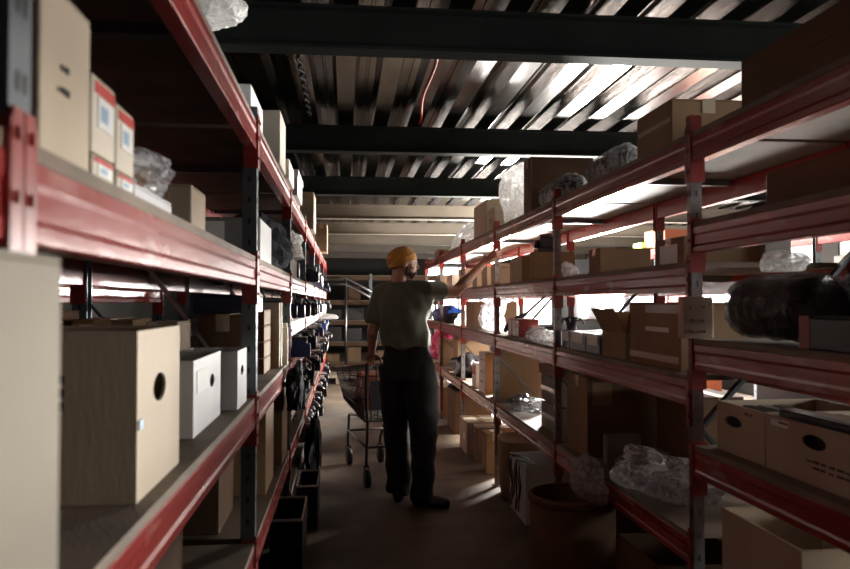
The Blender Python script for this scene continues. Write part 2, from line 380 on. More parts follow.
# ------------------------------------------------------------------ cartons and boxes
def carton(loc, size, label, m='card', style='closed', rz=0, cat='box', group=None, name='cardboard_box', tape='tape', stick=(), hole=(), marks=(), wallt=.005, flap=.5, tilt=None, parent=None):
    """loc = centre of the base. size = x, y, z. stick: (face, u0, v0, u1, v1, material) in 0..1 of a face"""
    loc = (loc[0], loc[1], loc[2]+.0012); sx, sy, sz = size; sz -= .0015; hx, hy = sx/2, sy/2; rnd = random.Random(hash((round(loc[0], 3), round(loc[1], 3))) & 0xffff)
    root = empty(name, loc, label, cat, group, rz)
    b = MB()
    if style == 'closed':
        b.box(-hx, hx, -hy, hy, 0, sz-.006); t = .0015
        ax = sx > sy
        if ax: b.box(-hx, hx, -hy, -t, sz-.006, sz); b.box(-hx, hx, t, hy, sz-.006, sz)
        else: b.box(-hx, -t, -hy, hy, sz-.006, sz); b.box(t, hx, -hy, hy, sz-.006, sz)
        b.build('carton_body', M[m], root, bevel=.003)
        if tape:
            q = MB(); w2 = .024
            if ax:
                q.box(-hx-.0015, hx+.0015, -w2, w2, sz, sz+.0015)
                for sg in (-1, 1): q.box(min(sg*hx, sg*(hx+.0015)), max(sg*hx, sg*(hx+.0015)), -w2, w2, sz-min(.06, sz*.3), sz)
            else:
                q.box(-w2, w2, -hy-.0015, hy+.0015, sz, sz+.0015)
                for sg in (-1, 1): q.box(-w2, w2, min(sg*hy, sg*(hy+.0015)), max(sg*hy, sg*(hy+.0015)), sz-min(.06, sz*.3), sz)
            q.build('tape', M[tape], root)
    else:
        T = wallt; hd = {h[0]: h[1:] for h in hole}
        b.box(-hx, hx, -hy, hy, 0, T)
        b.wall((-hx, -hy, T), (1, 0, 0), (0, 0, 1), sx, sz-T, (0, T, 0), hd.get('-y'))
        b.wall((-hx, hy-T, T), (1, 0, 0), (0, 0, 1), sx, sz-T, (0, T, 0), hd.get('+y'))
        b.wall((-hx, -hy+T, T), (0, 1, 0), (0, 0, 1), sy-2*T, sz-T, (T, 0, 0), hd.get('-x'))
        b.wall((hx-T, -hy+T, T), (0, 1, 0), (0, 0, 1), sy-2*T, sz-T, (T, 0, 0), hd.get('+x'))
        if style == 'lid': b.box(-hx-.004, hx+.004, -hy-.004, hy+.004, sz, sz+.006)
        b.build('carton_body' if 'box' in name else 'bin_body', M[m], root)
        if style == 'lid':
            q = MB(); q.box(-hx-.006, hx+.006, -hy-.006, hy+.006, sz-.03, sz+.007); q.build('lid', M[m], root, bevel=.002)
        if style == 'flaps':
            for (cx, cy, dx, dy, ln, wdt) in ((0, -hy, 0, -1, hy*2*flap, sx), (0, hy, 0, 1, hy*2*flap, sx), (-hx, 0, -1, 0, hx*2*flap, sy), (hx, 0, 1, 0, hx*2*flap, sy)):
                a = R(tilt if tilt is not None else rnd.uniform(25, 70)); q = MB()
                along = Vector((dy, dx, 0)) if dx == 0 else Vector((0, 1, 0)); along = Vector((1, 0, 0)) if dx == 0 else Vector((0, 1, 0))
                out = Vector((dx*math.sin(a), dy*math.sin(a), math.cos(a)))
                o = Vector((cx, cy, sz))-along*wdt/2; nrm = along.cross(out).normalized()*T
                q.ob(o, along*wdt, out*ln, nrm); q.build('flap', M[m], root)
    F = {'-x': ((-hx, hy, 0), (0, -1, 0), (-1, 0, 0), sy), '+x': ((hx, -hy, 0), (0, 1, 0), (1, 0, 0), sy), '-y': ((-hx, -hy, 0), (1, 0, 0), (0, -1, 0), sx), '+y': ((hx, hy, 0), (-1, 0, 0), (0, 1, 0), sx)}
    def decal(nm, face, u0, v0, u1, v1, mt, th=.0012):
        o, eu, n, W = F[face]; o, eu, n = Vector(o), Vector(eu), Vector(n)
        q = MB(); q.ob(o+eu*(W*u0)+Vector((0, 0, sz*v0))+n*.0002, eu*W*(u1-u0), (0, 0, sz*(v1-v0)), n*th); return q.build(nm, M[mt], root)
    for q_, st in enumerate(stick): decal('sticker' if st[5] not in ('ink',) else 'printed_mark', *st, th=.0012+.0006*q_)
    for (face, u, v, w_, n_) in marks:     # illegible lines of printing
        o, eu, n, W = F[face]; o, eu, n = Vector(o), Vector(eu), Vector(n); q = MB(); uu = 0
        for k in range(n_):
            l = W*w_/n_*rnd.uniform(.5, .85); hh = sz*.03*rnd.uniform(.7, 1.3)
            q.ob(o+eu*(W*u+k*W*w_/n_)+Vector((0, 0, sz*v))+n*.0002, eu*l, (0, 0, hh), n*.0022)
        q.build('printed_mark', M['ink'], root)
    return root
def Rbox(z, near, far_, ytop, wdt, label, setback=.03, xf=None, yup=None, **k):
    """box on a right-rack shelf: pixels of its near and far aisle corners, pixel row of its near top corner"""
    X = (XRf if xf is None else xf)+setback; y0, y1 = Yat(near, X), Yat(far_, X)
    h = k.pop('h', None) or Zat(ytop, X, y0)-z
    return carton((X+wdt/2, (y0+y1)/2, z), (wdt, y1-y0, h), label, **k)
def Lbox(z, near, far_, ytop, wdt, label, setback=.03, xf=None, **k):
    X = (XLf if xf is None else xf)-setback; y0, y1 = Yat(near, X), Yat(far_, X)
    h = k.pop('h', None) or Zat(ytop, X, y0)-z
    return carton((X-wdt/2, (y0+y1)/2, z), (wdt, y1-y0, h), label, **k)

# crumpled film, bags, garments -------------------------------------------------
def lump(name, label, cat, c, size, m, seed=0, amp=.28, fr=1.25, sub=4, flat=True, parent=None, rz=0, group=None, ridge=True, core=None):
    bm = bmesh.new(); bmesh.ops.create_icosphere(bm, subdivisions=sub, radius=1); rr = random.Random(seed)
    off = Vector((seed*7.3, seed*3.1, seed)); el = 2/(2**sub)*.55
    for v in bm.verts:
        p = v.co.copy(); q = p*fr+off
        n1 = noise.noise(q)
        if ridge:
            d, _ = noise.voronoi(q*1.5+noise.noise_vector(q*1.3)*.5); e, _ = noise.voronoi(q*3.6)
            f = 1+amp*1.3*n1+amp*1.1*((d[1]-d[0])-.3)*-1+amp*.5*(.25-(e[1]-e[0]))
            p += Vector((rr.uniform(-1, 1), rr.uniform(-1, 1), rr.uniform(-1, 1)))*el*.35
        else:
            f = 1+amp*1.5*n1+amp*.9*noise.noise(q*2.3)+amp*.5*(.4-abs(noise.noise(q*3.1+Vector((3, 1, 4)))))
        p *= f
        if flat and p.z < -.62: p.z = -.62
        v.co = Vector((p.x*size[0]/2, p.y*size[1]/2, (p.z+.62)*size[2]/1.62))
    me = bpy.data.meshes.new(name); bm.to_mesh(me); bm.free(); me.materials.append(M[m])
    for k, p in enumerate(me.polygons): p.use_smooth = not ridge or m in ('black',)
    o = bpy.data.objects.new(name, me); COL.objects.link(o); o.rotation_euler.z = rz
    if parent: o.parent = parent
    o.location = (c[0], c[1], c[2]+(.002 if not parent else 0))
    if label: tag(o, label, cat, group)
    return o
def wrapped(name, label, cat, c, size, inner, seed, film_='film', rz=0, **k):
    root = empty(name, c, label, cat, rz=rz)
    lump('contents', None, None, (0, 0, .004), (size[0]*.86, size[1]*.86, size[2]*.86), inner, seed+11, amp=.12, sub=4, parent=root)
    lump('plastic_wrap', None, None, (0, 0, 0), size, film_, seed, parent=root, **k)
    return root
def roll(label, c, r, ln, m, seed, axis='x', fm='film', name='wrapped_roll'):
    root = empty(name, c, label, 'wrapped roll')
    def cyl(rad, l, amp, sd, n=36, seg=18):
        b = MB(); rings = []
        for i in range(seg+1):
            t = i/seg; x = (t-.5)*l; e = 1 if 0 < i < seg else .55
            ring = []
            for j in range(n):
                a = 2*math.pi*j/n; q = Vector((x*9, math.cos(a)*2.5, math.sin(a)*2.5+sd))
                rr = rad*e*(1+amp*(abs(noise.noise(q))*-2+.5+noise.noise(q*2.5)*.5))
                ring.append((x, rr*math.cos(a), rad+rr*math.sin(a)) if axis == 'x' else (rr*math.cos(a), x, rad+rr*math.sin(a)))
            rings.append(ring)
        b.loft(rings); return b
    cyl(r*.9, ln*.96, .03, seed).build('core_roll', M[m], root, loc=(0, 0, r*.07)); cyl(r, ln, .09, seed+3).build('plastic_wrap', M[fm], root)
    return root

# ------------------------------------------------------------------ left rack goods
# far corner pixel column first: near, far
Lbox(L2, -300, 62, 262, .40, 'large plain beige box bulging out of the shelf nearest the camera on the left', setback=-.058, h=.375, m='beige', tape=None, style='closed')
Lbox(L3, 38, 88, 28, .34, 'tall pale cardboard box on the upper left shelf nearest the camera', m='card2', h=.215, marks=[('+x', .3, .42, .25, 3), ('+x', .35, .55, .2, 2)], tape=None)
for i, (n, f, z0, h, lb) in enumerate([(91, 113, L3, .042, 'low carton with red and blue label under its twin, beside the tall box'), (90, 114, L3+.043, .108, 'upright carton with red and blue label stacked right beside the tall box'),
                         (116, 133, L3, .037, 'low carton with red label at the bottom of the second small stack'), (115, 133, L3+.038, .10, 'upright carton with red and blue label topping the second small stack')]):
    y0 = Yat(n, XLf-.03); y1 = Yat(f, XLf-.03)
    carton((XLf-.13, (y0+y1)/2, z0), (.2, y1-y0-.004, h), lb, m='cream', tape=None, group='small labelled cartons on the upper left shelf',
           stick=[('+x', .08, .78, .95, .93, 'redink'), ('+x', .2, .35, .85, .75, 'paper'), ('+x', .3, .45, .6, .65, 'blueink')])
wb = Lbox(L3, 134, 171, 201, .2, 'flat white box under the clear wrapped bundle on the upper left shelf', setback=.05, h=.046, m='white', tape=None)
wrapped('wrapped_bundle', 'clear film bundle of brown pieces lying on a flat white box', 'bundle', (XLf-.13, 1.48, L3+.047), (.17, .36, .085), 'card3', 3)
Lbox(L3, 191, 205, 184, .15, 'small tan box standing behind the clear wrapped bundle', setback=.05, m='card2', tape='tape')
Lbox(L3, 259.5, 271, 217, .30, 'dark grey box with pale end just past the first left post', setback=.02, m='cardg', tape=None, stick=[('+x', .03, .03, .97, .97, 'white'), ('-y', .1, .1, .55, .9, 'paper')])
lump('black_bag', 'black cloth bag slumped on the upper left shelf past the first post', 'bag', (XLf-.15, 3.86, L3), (.36, .70, .27), 'cloth', 21, amp=.22)
lump('clear_film_bag', 'crumpled clear bag lying past the black cloth bag on upper left shelf', 'plastic bag', (XLf-.12, 5.2, L3+.14), (.3, .85, .17), 'milky', 5, amp=.3)
carton((-.5, 5.2, L3), (.3, .85, .138), 'grey carton under the crumpled clear bag on upper left shelf', m='cardg', tape=None)
carton((-.5, 5.92, L3), (.3, .12, .138), 'small black box under the far end of crumpled clear bag', m='navy', tape=None, stick=[('+x', .2, .3, .8, .7, 'paper')])
lump('film_bag', 'crumpled clear film hanging at the edge of the topmost left shelf', 'plastic bag', (XLf-.11, 2.50, L4+.262), (.18, .2, .12), 'milky', 8)
carton((-.60, 2.45, L4), (.32, .4, .26), 'white carton set back under the crumpled film on the topmost left shelf', m='white', tape=None)
Lbox(L4, 250, 262, 84, .3, 'white carton on the topmost left shelf beyond the crumpled film', m='white', tape=None, h=.15)
Lbox(L4, 279.5, 285, 109, .13, 'tall pinkish white box projecting over the topmost left shelf edge', setback=-.01, m='cream', tape=None)
Lbox(L4, 288.5, 293.5, 158, .22, 'low white box behind the tall pinkish white box', setback=-.02, m='cream', tape='cleart')
carton((-.41, 4.85, L4), (.25, .5, .15), 'white box with a round handle hole on topmost left shelf', m='white', style='lid', hole=[('+x', .35, .09, .05, .03)])
carton((-.36, 7.0, L4), (.17, .5, .33), 'tall tan carton far along the topmost left shelf', m='card2')
carton((-.5, 5.7, L4), (.3, .5, .2), 'brown carton in front of the tall tan carton on topmost left shelf', m='card')
carton((-.30, 10.0, L4), (.14, .5, .36), 'brown carton leaning out at the far end of topmost left shelf', m='card')
# main near shelf
bx = Lbox(L2, 138, 180, 331, .42, 'large cream storage box with an arched handle hole on the near left shelf', setback=.032, m='card2', style='open', hole=[('+x', .150, .172, .048, .026)],
          stick=[('-y', .70, .62, .725, .67, 'ink'), ('-y', .70, .70, .725, .75, 'ink'), ('-y', .70, .54, .725, .59, 'ink'), ('+x', .02, .42, .1, .48, 'blueink')], name='storage_box')
Lbox(L2, 194, 221, 361, .20, 'open white storage bin with slot handle between cream box and second bin', setback=.058, m='white', style='open', hole=[('+x', .26, .11, .035, .018)], name='storage_bin', cat='bin', group='open white bins on the near left shelf', wallt=.006, stick=[('+x', .1, .55, .5, .85, 'paper')])
Lbox(L2, 238, 247, 351, .18, 'open white storage bin nearest the first left post', setback=.02, m='white', style='open', hole=[('+x', .27, .115, .035, .018)], name='storage_bin', cat='bin', group='open white bins on the near left shelf', wallt=.006)
carton((-.69, 2.37, L2), (.17, .22, .285), 'small brown box with white and red label at the back of near left shelf', m='card', tape='tape', stick=[('-y', .12, .84, .42, .95, 'paper'), ('-y', .43, .84, .53, .95, 'redink'), ('-y', .66, .87, .9, .92, 'ink')])
carton((-.555, 2.5, L2), (.09, .2, .275), 'pale box with red stripe and black label behind the white bins', m='card2', tape=None, stick=[('-y', .02, .84, .3, .99, 'white'), ('-y', .32, .6, .5, .93, 'redink'), ('-y', .55, .63, .98, .71, 'ink')])
carton((-.86, 2.15, L2), (.12, .5, .31), 'dark brown box standing deep at the back of the near left shelf', m='card3')
carton((-.84, 1.4, L2), (.12, .5, .18), 'low dark box hidden behind the large cream storage box', m='card3')
Lbox(L2, 247, 256, 311, .17, 'brown box just past the first left post on the middle shelf', setback=.04, m='card', h=.29, stick=[('-y', .9, .1, .96, .8, 'paper')])
carton((-.455, 3.1, L2+.291), (.21, .42, .07), 'dark blue folded tarp lying on the brown box past the post', m='navy', tape=None, name='folded_tarp', cat='tarp')
b = MB(); b.lathe([(.0, 0), (.075, 0), (.09, .02), (.095, .13), (.09, .15), (.02, .15)], 28)
tag(b.build('paint_tub', M['teal'], loc=(-.70, 2.62, L2+.30)) , 'round grey green tub standing at the back of the near left shelf', 'tub').location = (-.78, 2.605, L2+.002)
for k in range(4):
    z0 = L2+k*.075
    carton((-.47, 3.72, z0), (.2, .3, .073), ['bottom', 'second lowest', 'second highest', 'top'][k]+' brown box in the stack of four on the middle left shelf', m='card', tape=None, group='stack of flat brown boxes on the middle left shelf', stick=[('-y', .45, .3, .75, .7, 'card3')])  # dark patches paint in the shade of each box's hole
for k, (y, h, x) in enumerate([(3.93, .33, -.33), (4.0, .33, -.325), (4.08, .20, -.30), (4.16, .22, -.31)]):
    b = MB(); b.box(-.12, 0, -.018, .018, 0, h); o = b.build('binder', [M['cream']], loc=(x, y, L2+.002), bevel=.003)
    q = MB(); q.box(0.0004, .0016, -.010, .010, h*.15, h*.8); q.build('spine_strip', M['redink' if k == 2 else 'paper'], o)
    tag(o, ['tall white binder nearest the brown box stack', 'tall white binder behind another tall one', 'short white binder with red spine strip', 'short white binder farthest from the brown box stack'][k], 'binder', 'binders on the middle left shelf')
# lower shelf
carton((-.60, 3.0, L1), (.3, .36, .37), 'tall brown carton on the lower left shelf near the first post', m='card3')
carton((-.46, 3.55, L1), (.24, .36, .39), 'tall brown carton with pale edge on the lower left shelf', m='card')
carton((-.42, 4.16, L1), (.2, .34, .38), 'slim brown carton at the end of the lower left shelf', m='card')
carton((-.68, 2.1, L1), (.36, .7, .30), 'dark brown carton at the back of the lowest near left shelf', m='card3')
lump('black_bag', 'black bag hanging below the middle shelf in front of slim cartons', 'bag', (XLf+.052, 4.05, .84), (.075, .3, .22), 'cloth', 35, amp=.4)
lump('black_bag', 'large black cloth bag bulging into the aisle low on the left', 'bag', (-.225, 5.6, .17), (.11, .55, .34), 'cloth', 37, amp=.4)
for (x0, x1, y0, y1, h, lb) in [(-.37, -.21, 3.88, 4.33, .30, 'narrow black box with white rim on floor, nearest the camera'), (-.295, -.165, 4.75, 5.2, .26, 'narrow black box with white rim on floor, behind its twin')]:
    o = carton(((x0+x1)/2, (y0+y1)/2, 0), (x1-x0, y1-y0, h), lb, m='black', style='open', tape=None, group='black boxes on the floor beside the left rack', name='storage_bin', cat='bin')
    q = MB(); hx, hy = (x1-x0)/2+.003, (y1-y0)/2+.003
    for a in ((-hx, hx, -hy, -hy+.01), (-hx, hx, hy-.01, hy), (-hx, -hx+.01, -hy+.01, hy-.01), (hx-.01, hx, -hy+.01, hy-.01)): q.box(*a, h, h+.012)
    q.box(hx-.003, hx, hy-.02, hy, h-.1, h); q.build('rim', M['white'], o)
b = MB(); b.box(-.2, .2, -.13, .13, 0, .02)
# rows of small bins on the far left bays
def small_bin(kind):
    root = empty('parts_bin', (0, 0, 0), 'x', 'bin'); b = MB(); W, D, H = .26, .125, .10
    T = .004; b.box(-W, 0, -D/2, D/2, 0, T); b.wall((-T, -D/2, T), (0, 1, 0), (0, 0, 1), D, H*.72, (T, 0, 0)); b.wall((-W, -D/2, T), (0, 1, 0), (0, 0, 1), D, H, (T, 0, 0))
    for y in (-D/2, D/2-T): b.add([(-W, y, T), (0, y, T), (0, y, H*.72+T), (-.06, y, H+T), (-W, y, H+T), (-W, y+T, T), (0, y+T, T), (0, y+T, H*.72+T), (-.06, y+T, H+T), (-W, y+T, H+T)],
              [(4,3,2,1,0), (5,6,7,8,9), (0,1,6,5), (1,2,7,6), (2,3,8,7), (3,4,9,8), (4,0,5,9)])
    b.build('bin_body', M[['navy', 'black', 'blue'][kind]], root)
    q = MB(); q.box(.0002, .0018, -.036, .036, .018, .058); q.build('sticker', M['paper'], root)
    q = MB()
    if kind == 1: q.ell((-.09, 0, .075), .07, .045, .05, n=8)
    else: q.box(-.2, -.02, -.045, .045, .01, .12)
    q.build('contents', M[['cardg', 'black', 'dgrey'][kind]], root)
    return root
BAYN = {3: 'nearest', 4: 'second', 5: 'middle', 6: 'fourth', 7: 'last'}
protos = [small_bin(0), small_bin(1), small_bin(2)]; used = [0, 0, 0]; rnd = random.Random(4)
nm = {.30: 'lowest', .56: 'lower', .81: 'lower middle', L2: 'middle', 1.30: 'upper middle', L3: 'upper'}
for z in (.30, .81, L2, 1.30, L3):
    for bi in range(3, 8):
        y = PL[bi]+.13
        if z == L3 and bi == 3: continue
        if z == .30 and bi == 3: continue
        while y < PL[bi+1]-.11:
            if rnd.random() < .88-(bi-3)*.05:
                k = rnd.choice([0, 0, 1, 2]) if z > .9 else rnd.choice([0, 1, 1])
                o = copy_tree(protos[k]) if used[k] else protos[k]; used[k] = 1
                o.location = (XLf+rnd.choice([.02, .04, .06, .08, .1]), y, z+.002); o.rotation_euler.z = rnd.uniform(-.05, .05)
                kk = ['dark blue', 'black', 'blue'][k]
                tag(o, '%s parts bin with white label, %s shelf, %s far left bay' % (kk, nm[z], BAYN[bi]), 'bin', '%s bins, %s shelf, %s far left bay' % (kk, nm[z], BAYN[bi]))
            y += rnd.choice([.145, .15, .17, .2 if bi > 4 else .16])
for k in range(3):
    if not used[k]: bpy.data.objects.remove(protos[k])
lump('film_scrap', 'bright scrap of white film sticking out of the far left bins', 'film', (-.19, 8.9, 1.20), (.2, .14, .06), 'milky', 41, sub=4)
# goods on the back to back rack behind the left rack
for i, (x, y, z, sx, sy, sz, m, lb) in enumerate([
    (-1.3, 2.2, L1, .5, .6, .35, 'card3', 'dark carton low on the rack behind the left rack'),
    (-1.3, 3.5, L2, .45, .7, .26, 'card3', 'dark carton on the middle shelf of the rack behind the left rack'),
    (-1.3, 1.9, L2, .45, .5, .32, 'cardg', 'grey carton behind the near left shelf goods'),
    (-1.3, 3.6, 1.5, .45, .8, .35, 'card3', 'dark carton on the upper shelf of the rack behind the left rack')]):
    carton((x, y, z), (sx, sy, sz), lb, m=m)

# ------------------------------------------------------------------ right rack goods
TOP = 1.965
Rbox(TOP, 872, 743, 55, .5, 'big dark brown carton on the top right shelf nearest the camera', m='card3', h=.152, tape=None, marks=[('-x', .6, .5, .2, 3)])
lump('film_scrap', 'wisp of crumpled film lying on the big top right carton', 'film', (1.42, 2.02, TOP+.153), (.1, .1, .07), 'milky', 51, sub=3)
Rbox(TOP, 673, 638, 97, .28, 'grey brown carton with shiny tape on the top right shelf beside the post', m='card', tape='cleart', stick=[('-x', .05, .52, .97, .62, 'cleart')])
roll('dark roll in clear film with round end on top right shelf, nearer one', (1.31, 3.60, TOP+.008), .085, .42, 'black', 2, 'y', 'film')
roll('dark roll in crumpled film on top right shelf, farther one', (1.30, 4.46, TOP+.008), .085, .55, 'black', 7, 'y', 'film')
lump('black_bag', 'small black bag between the two film wrapped rolls', 'bag', (1.50, 4.0, TOP), (.25, .3, .2), 'cloth', 53, amp=.15, ridge=False)
Rbox(TOP, 531, 524, 156, .42, 'tall dark brown carton on the top right shelf behind the rolls', setback=.05, m='card3', stick=[('-y', .0, .0, .02, 1, 'card')])
lump('film_bag', 'big translucent film bag standing beyond the tall dark top carton', 'plastic bag', (1.245, 5.33, TOP), (.25, .52, .42), 'milky', 57, amp=.2)
Rbox(TOP, 495, 489, 208, .14, 'small pale box with round hole on the top right shelf', m='card2', style='lid', hole=[('-x', .16, .085, .035, .022)], marks=[('-y', .3, .8, .6, 3)])
Rbox(TOP, 486.5, 474, 199, .17, 'tall pale carton behind the small box with the hole', m='card2', tape='tape')
lump('film_bag', 'white plastic bag above the reaching hand on the top right shelf', 'plastic bag', (1.33, 8.0, TOP), (.34, 1.3, .23), 'milky', 59, amp=.2)
carton((1.36, 10.0, TOP), (.3, .4, .12), 'small tan carton at the far end of the top right shelf', m='card')
# second shelf
Z2 = 1.535
Rbox(Z2, 684, 655, 236, .28, 'brown carton holding white sheets right behind the near right post', setback=.05, m='card', h=.10, stick=[('-x', .2, .05, .8, .75, 'paper')])
Rbox(Z2, 600, 589, 246, .25, 'low brown carton on the second right shelf, in the gap after the post', setback=.05, m='card', h=.12)
lump('film_bag', 'small grey film bundle between two brown cartons on second right shelf', 'plastic bag', (1.27, 4.28, Z2), (.1, .16, .09), 'grime', 61, sub=4)
Rbox(Z2, 534, 530, 251, .27, 'brown carton under the black machine on second right shelf', setback=.05, m='card', tape=None, h=.185)
bm_ = empty('motor_unit', (1.32, 4.88, Z2+.186), 'squat black machine standing on a brown carton', 'machine')
b = MB(); b.box(-.075, .075, -.06, .06, 0, .03); b.box(-.055, .055, -.05, .05, .03, .1); b.build('housing', M['black'], bm_, bevel=.006)
b = MB(); b.lathe([(.0, .1), (.045, .1), (.05, .11), (.05, .122), (.0, .124)], 20); b.build('cap', M['dgrey'], bm_)
for sx in (-1, 1):
    b = MB(); b.tube([(sx*.055, 0, .06), (sx*.085, 0, .06)], .028, 14); b.build('side_knob', M['black'], bm_)
Rbox(Z2, 522, 510, 257, .16, 'pale carton with dark side, nearest of the row of second shelf cartons', m='card2', h=.17, tape='tape', marks=[('-x', .3, .3, .1, 1)], stick=[('-y', .0, .0, 1, 1, 'card3')])  # whole near face set in a darker cardboard colour
Rbox(Z2, 497.4, 491, 262, .13, 'pale carton with dark printing on its side beside the fingertips', m='card2', h=.165, tape=None, marks=[('-y', .25, .78, .6, 4), ('-x', .5, .35, .1, 1)])
Rbox(Z2, 487, 481.5, 265, .13, 'pale carton just beyond the one with dark printing', m='card2', h=.16, tape=None, marks=[('-y', .25, .78, .6, 4)])
Rbox(Z2, 477, 472.5, 265, .16, 'pale carton right behind the forearm on the second right shelf', m='card2', h=.16, tape='tape')
Rbox(Z2, 463.4, 459, 265, .2, 'wide pale carton behind the elbow on the second right shelf', m='cream', h=.2, tape='tape')
Rbox(Z2, 452, 447, 265, .3, 'cream carton far along the second right shelf', m='cream', h=.17, tape='tape')
Rbox(Z2, 440, 436, 265, .3, 'brown carton far along the second right shelf', m='card', h=.2, tape='tape')
# end of second shelf seen through the nearest bay
carton((1.40, 3.0, Z2), (.16, .2, .10), 'small brown box behind the carton with white sheets', m='card3')
carton((1.62, 2.72, Z2), (.07, .1, .125), 'slim white and blue box at the back of the second right shelf', m='white', tape=None, stick=[('-y', .1, .1, .9, .5, 'blueink')])
carton((1.53, 2.62, Z2), (.10, .14, .09), 'dark grey box beside the slim white and blue box', m='cardg', tape=None)
# nearest bay
Rbox(1.665, 900, 767, 174, .38, 'dark brown carton on the upper middle shelf at the right picture edge', setback=.10, m='card3', h=.118, tape=None)
lump('black_bag', 'small dark lumpy bag beside the dark brown carton at right edge', 'bag', (1.36, 2.29, 1.665), (.16, .14, .06), 'cloth', 63, sub=4, amp=.2)
carton((1.118, 2.335, 1.283), (.10, .045, .135), 'small tan cardboard block with dents standing in front of near right post', m='card2', tape=None, stick=[('-y', u_, v_, u_+.05, v_+.05, 'card3') for u_, v_ in ((.2, .7), (.65, .72), (.25, .42), (.6, .4), (.22, .15), (.66, .14))])  # dents are flat dark squares, shade of the hollows put in colour
roll('dark round bundle in smoky film lying on the nearest right shelf', (1.275, 2.095, 1.2885), .096, .39, 'black', 65, 'y', 'dgrime', name='wrapped_bundle')
roll('black bundle in smoky film behind the red ended case on the right', (1.52, 1.88, 1.2885), .10, .5, 'black', 67, 'y', 'dgrime', name='wrapped_bundle')
lump('film_bag', 'bright crumpled film heaped on top of the dark round bundle', 'plastic bag', (1.30, 2.14, 1.490), (.12, .15, .06), 'milky', 67, sub=4)
b_ = Rbox(1.28, 872, 799, 315, .09, 'black case with red end on the nearest right shelf edge', setback=.015, m='black', tape=None, h=.085, stick=[('-x', .0, .0, .16, 1, 'redm')], name='tool_case', cat='case')
Rbox(.93, 763, 716, 414, .34, 'tan open storage box with handle slot beside the near right post', setback=.05, m='card2', style='open', h=.155, hole=[('-x', .17, .095, .05, .017)], marks=[('-x', .62, .86, .2, 2)], name='storage_box')
Rbox(.93, 905, 764.5, 420, .34, 'tan open storage box with handle slot at the right picture edge', setback=.05, m='card2', style='open', h=.155, hole=[('-x', .32, .105, .05, .019)], marks=[('-x', .12, .88, .12, 1), ('-x', .35, .38, .4, 7), ('-x', .4, .28, .35, 6)], name='storage_box', stick=[('-x', .05, .82, .2, .93, 'paper')])
for k in range(5):
    carton((1.232+.05*k, 1.86, .936+.001), (.035, .34, .165-.006*k), ['first', 'second', 'third', 'fourth', 'fifth'][k]+' dark folder from the aisle standing in the edge storage box', m=['black', 'cardg', 'card', 'card3', 'cardg'][k], tape=None, name='folder', cat='folder', group='folders standing in the edge storage box')
for k in range(4):
    carton((1.232+.05*k, 2.21, .936), (.035, .22, .135), ['first', 'second', 'third', 'fourth'][k]+' dark folder from the aisle standing in the box by the post', m=['black', 'black', 'cardg', 'card3'][k], tape=None, name='folder', cat='folder', group='folders standing in the storage box by the post')  # added dark contents keep the handle slot black
for k, (x, y, sx, sy, h, m_) in enumerate([(2.15, 2.35, .5, .6, .62, 'card3'), (2.12, 3.15, .55, .7, .5, 'card'), (2.1, 4.3, .5, .8, .78, 'card3')]):
    carton((x, y, 0), (sx, sy, h), ['dark brown carton nearest the camera', 'brown carton in the middle', 'dark brown carton farthest back'][k]+' on the floor of the next aisle', m=m_)  # added dark cartons hide the overbright floor of the next aisle
Rbox(.46, 799, 720, 543, .34, 'pale carton on the lowest right shelf at the bottom of the picture', setback=.05, m='card2', style='open', h=.29)
Rbox(.46, 905, 806, 545, .34, 'pale carton at the bottom right corner of the picture', setback=.05, m='card2', style='open', h=.25)
lump('film_bag', 'dim crumpled film heaped behind the lowest pale carton', 'plastic bag', (1.60, 2.64, .63), (.2, .26, .18), 'grime', 69)
# third shelf
Z3 = 1.155
Rbox(Z3, 680, 630, 303, .42, 'large brown taped carton on the third right shelf beside the near post', m='card', h=.243, tape='cleart', stick=[('-x', .35, .84, .98, .97, 'cleart'), ('-x', .0, .1, .97, .2, 'cleart'), ('-x', .35, .55, .8, .62, 'cleart')])
Rbox(Z3, 625, 602, 346, .34, 'open brown carton with raised flaps left of the large taped carton', m='card', style='flaps', h=.115, flap=.33, tilt=28)
for k, (n, f) in enumerate([(599, 585.5), (584.5, 570), (569, 561.5)]):
    Rbox(Z3, n, f, 335, .3, ['nearest', 'middle', 'farthest'][k]+' of three dark blue bins with white labels on third right shelf', m='navy', style='open', h=.095, name='storage_bin', cat='bin', group='dark blue labelled bins on the third right shelf', stick=[('-x', .12, .4, .85, .95, 'paper')])
lump('paper_stack', 'curved white papers lying in the nearest dark blue bin', 'paper', (1.3, 3.54, Z3+.01), (.12, .12, .12), 'white', 71, sub=4, amp=.08)
mc = empty('hand_machine', (1.28, 4.215, Z3+.002), 'small black machine with arms standing behind the dark blue bins', 'machine')
b = MB(); b.lathe([(0, 0), (.05, 0), (.045, .03), (.03, .05), (.03, .13), (.042, .14), (.042, .155), (0, .16)], 18); b.build('body', M['black'], mc)
for a in range(3):
    b = MB(); b.tube([(0, 0, .12), (.06*math.cos(a*2.1), .06*math.sin(a*2.1), .15), (.075*math.cos(a*2.1), .075*math.sin(a*2.1), .12)], .007, 6); b.build('arm', M['black'], mc)
Rbox(Z3, 519, 508, 319, .14, 'red and white striped carton on the third right shelf', setback=.06, m='redm', tape=None, h=.125, stick=[('-x', .06, .04, .3, .96, 'white'), ('-x', .45, .04, .62, .96, 'white'), ('-x', .75, .04, .95, .5, 'white')])
carton((1.30, 5.08, Z3), (.09, .07, .075), 'little white box in front of the red and white carton', m='white', tape=None)
lump('film_bag', 'crumpled clear film between the bins and the striped carton', 'plastic bag', (1.24, 4.72, Z3), (.18, .36, .07), 'grime', 73, amp=.3)
ub = empty('umbrella', (1.3, 5.63, Z3), 'black folded umbrella slanting up across the third right shelf', 'umbrella')
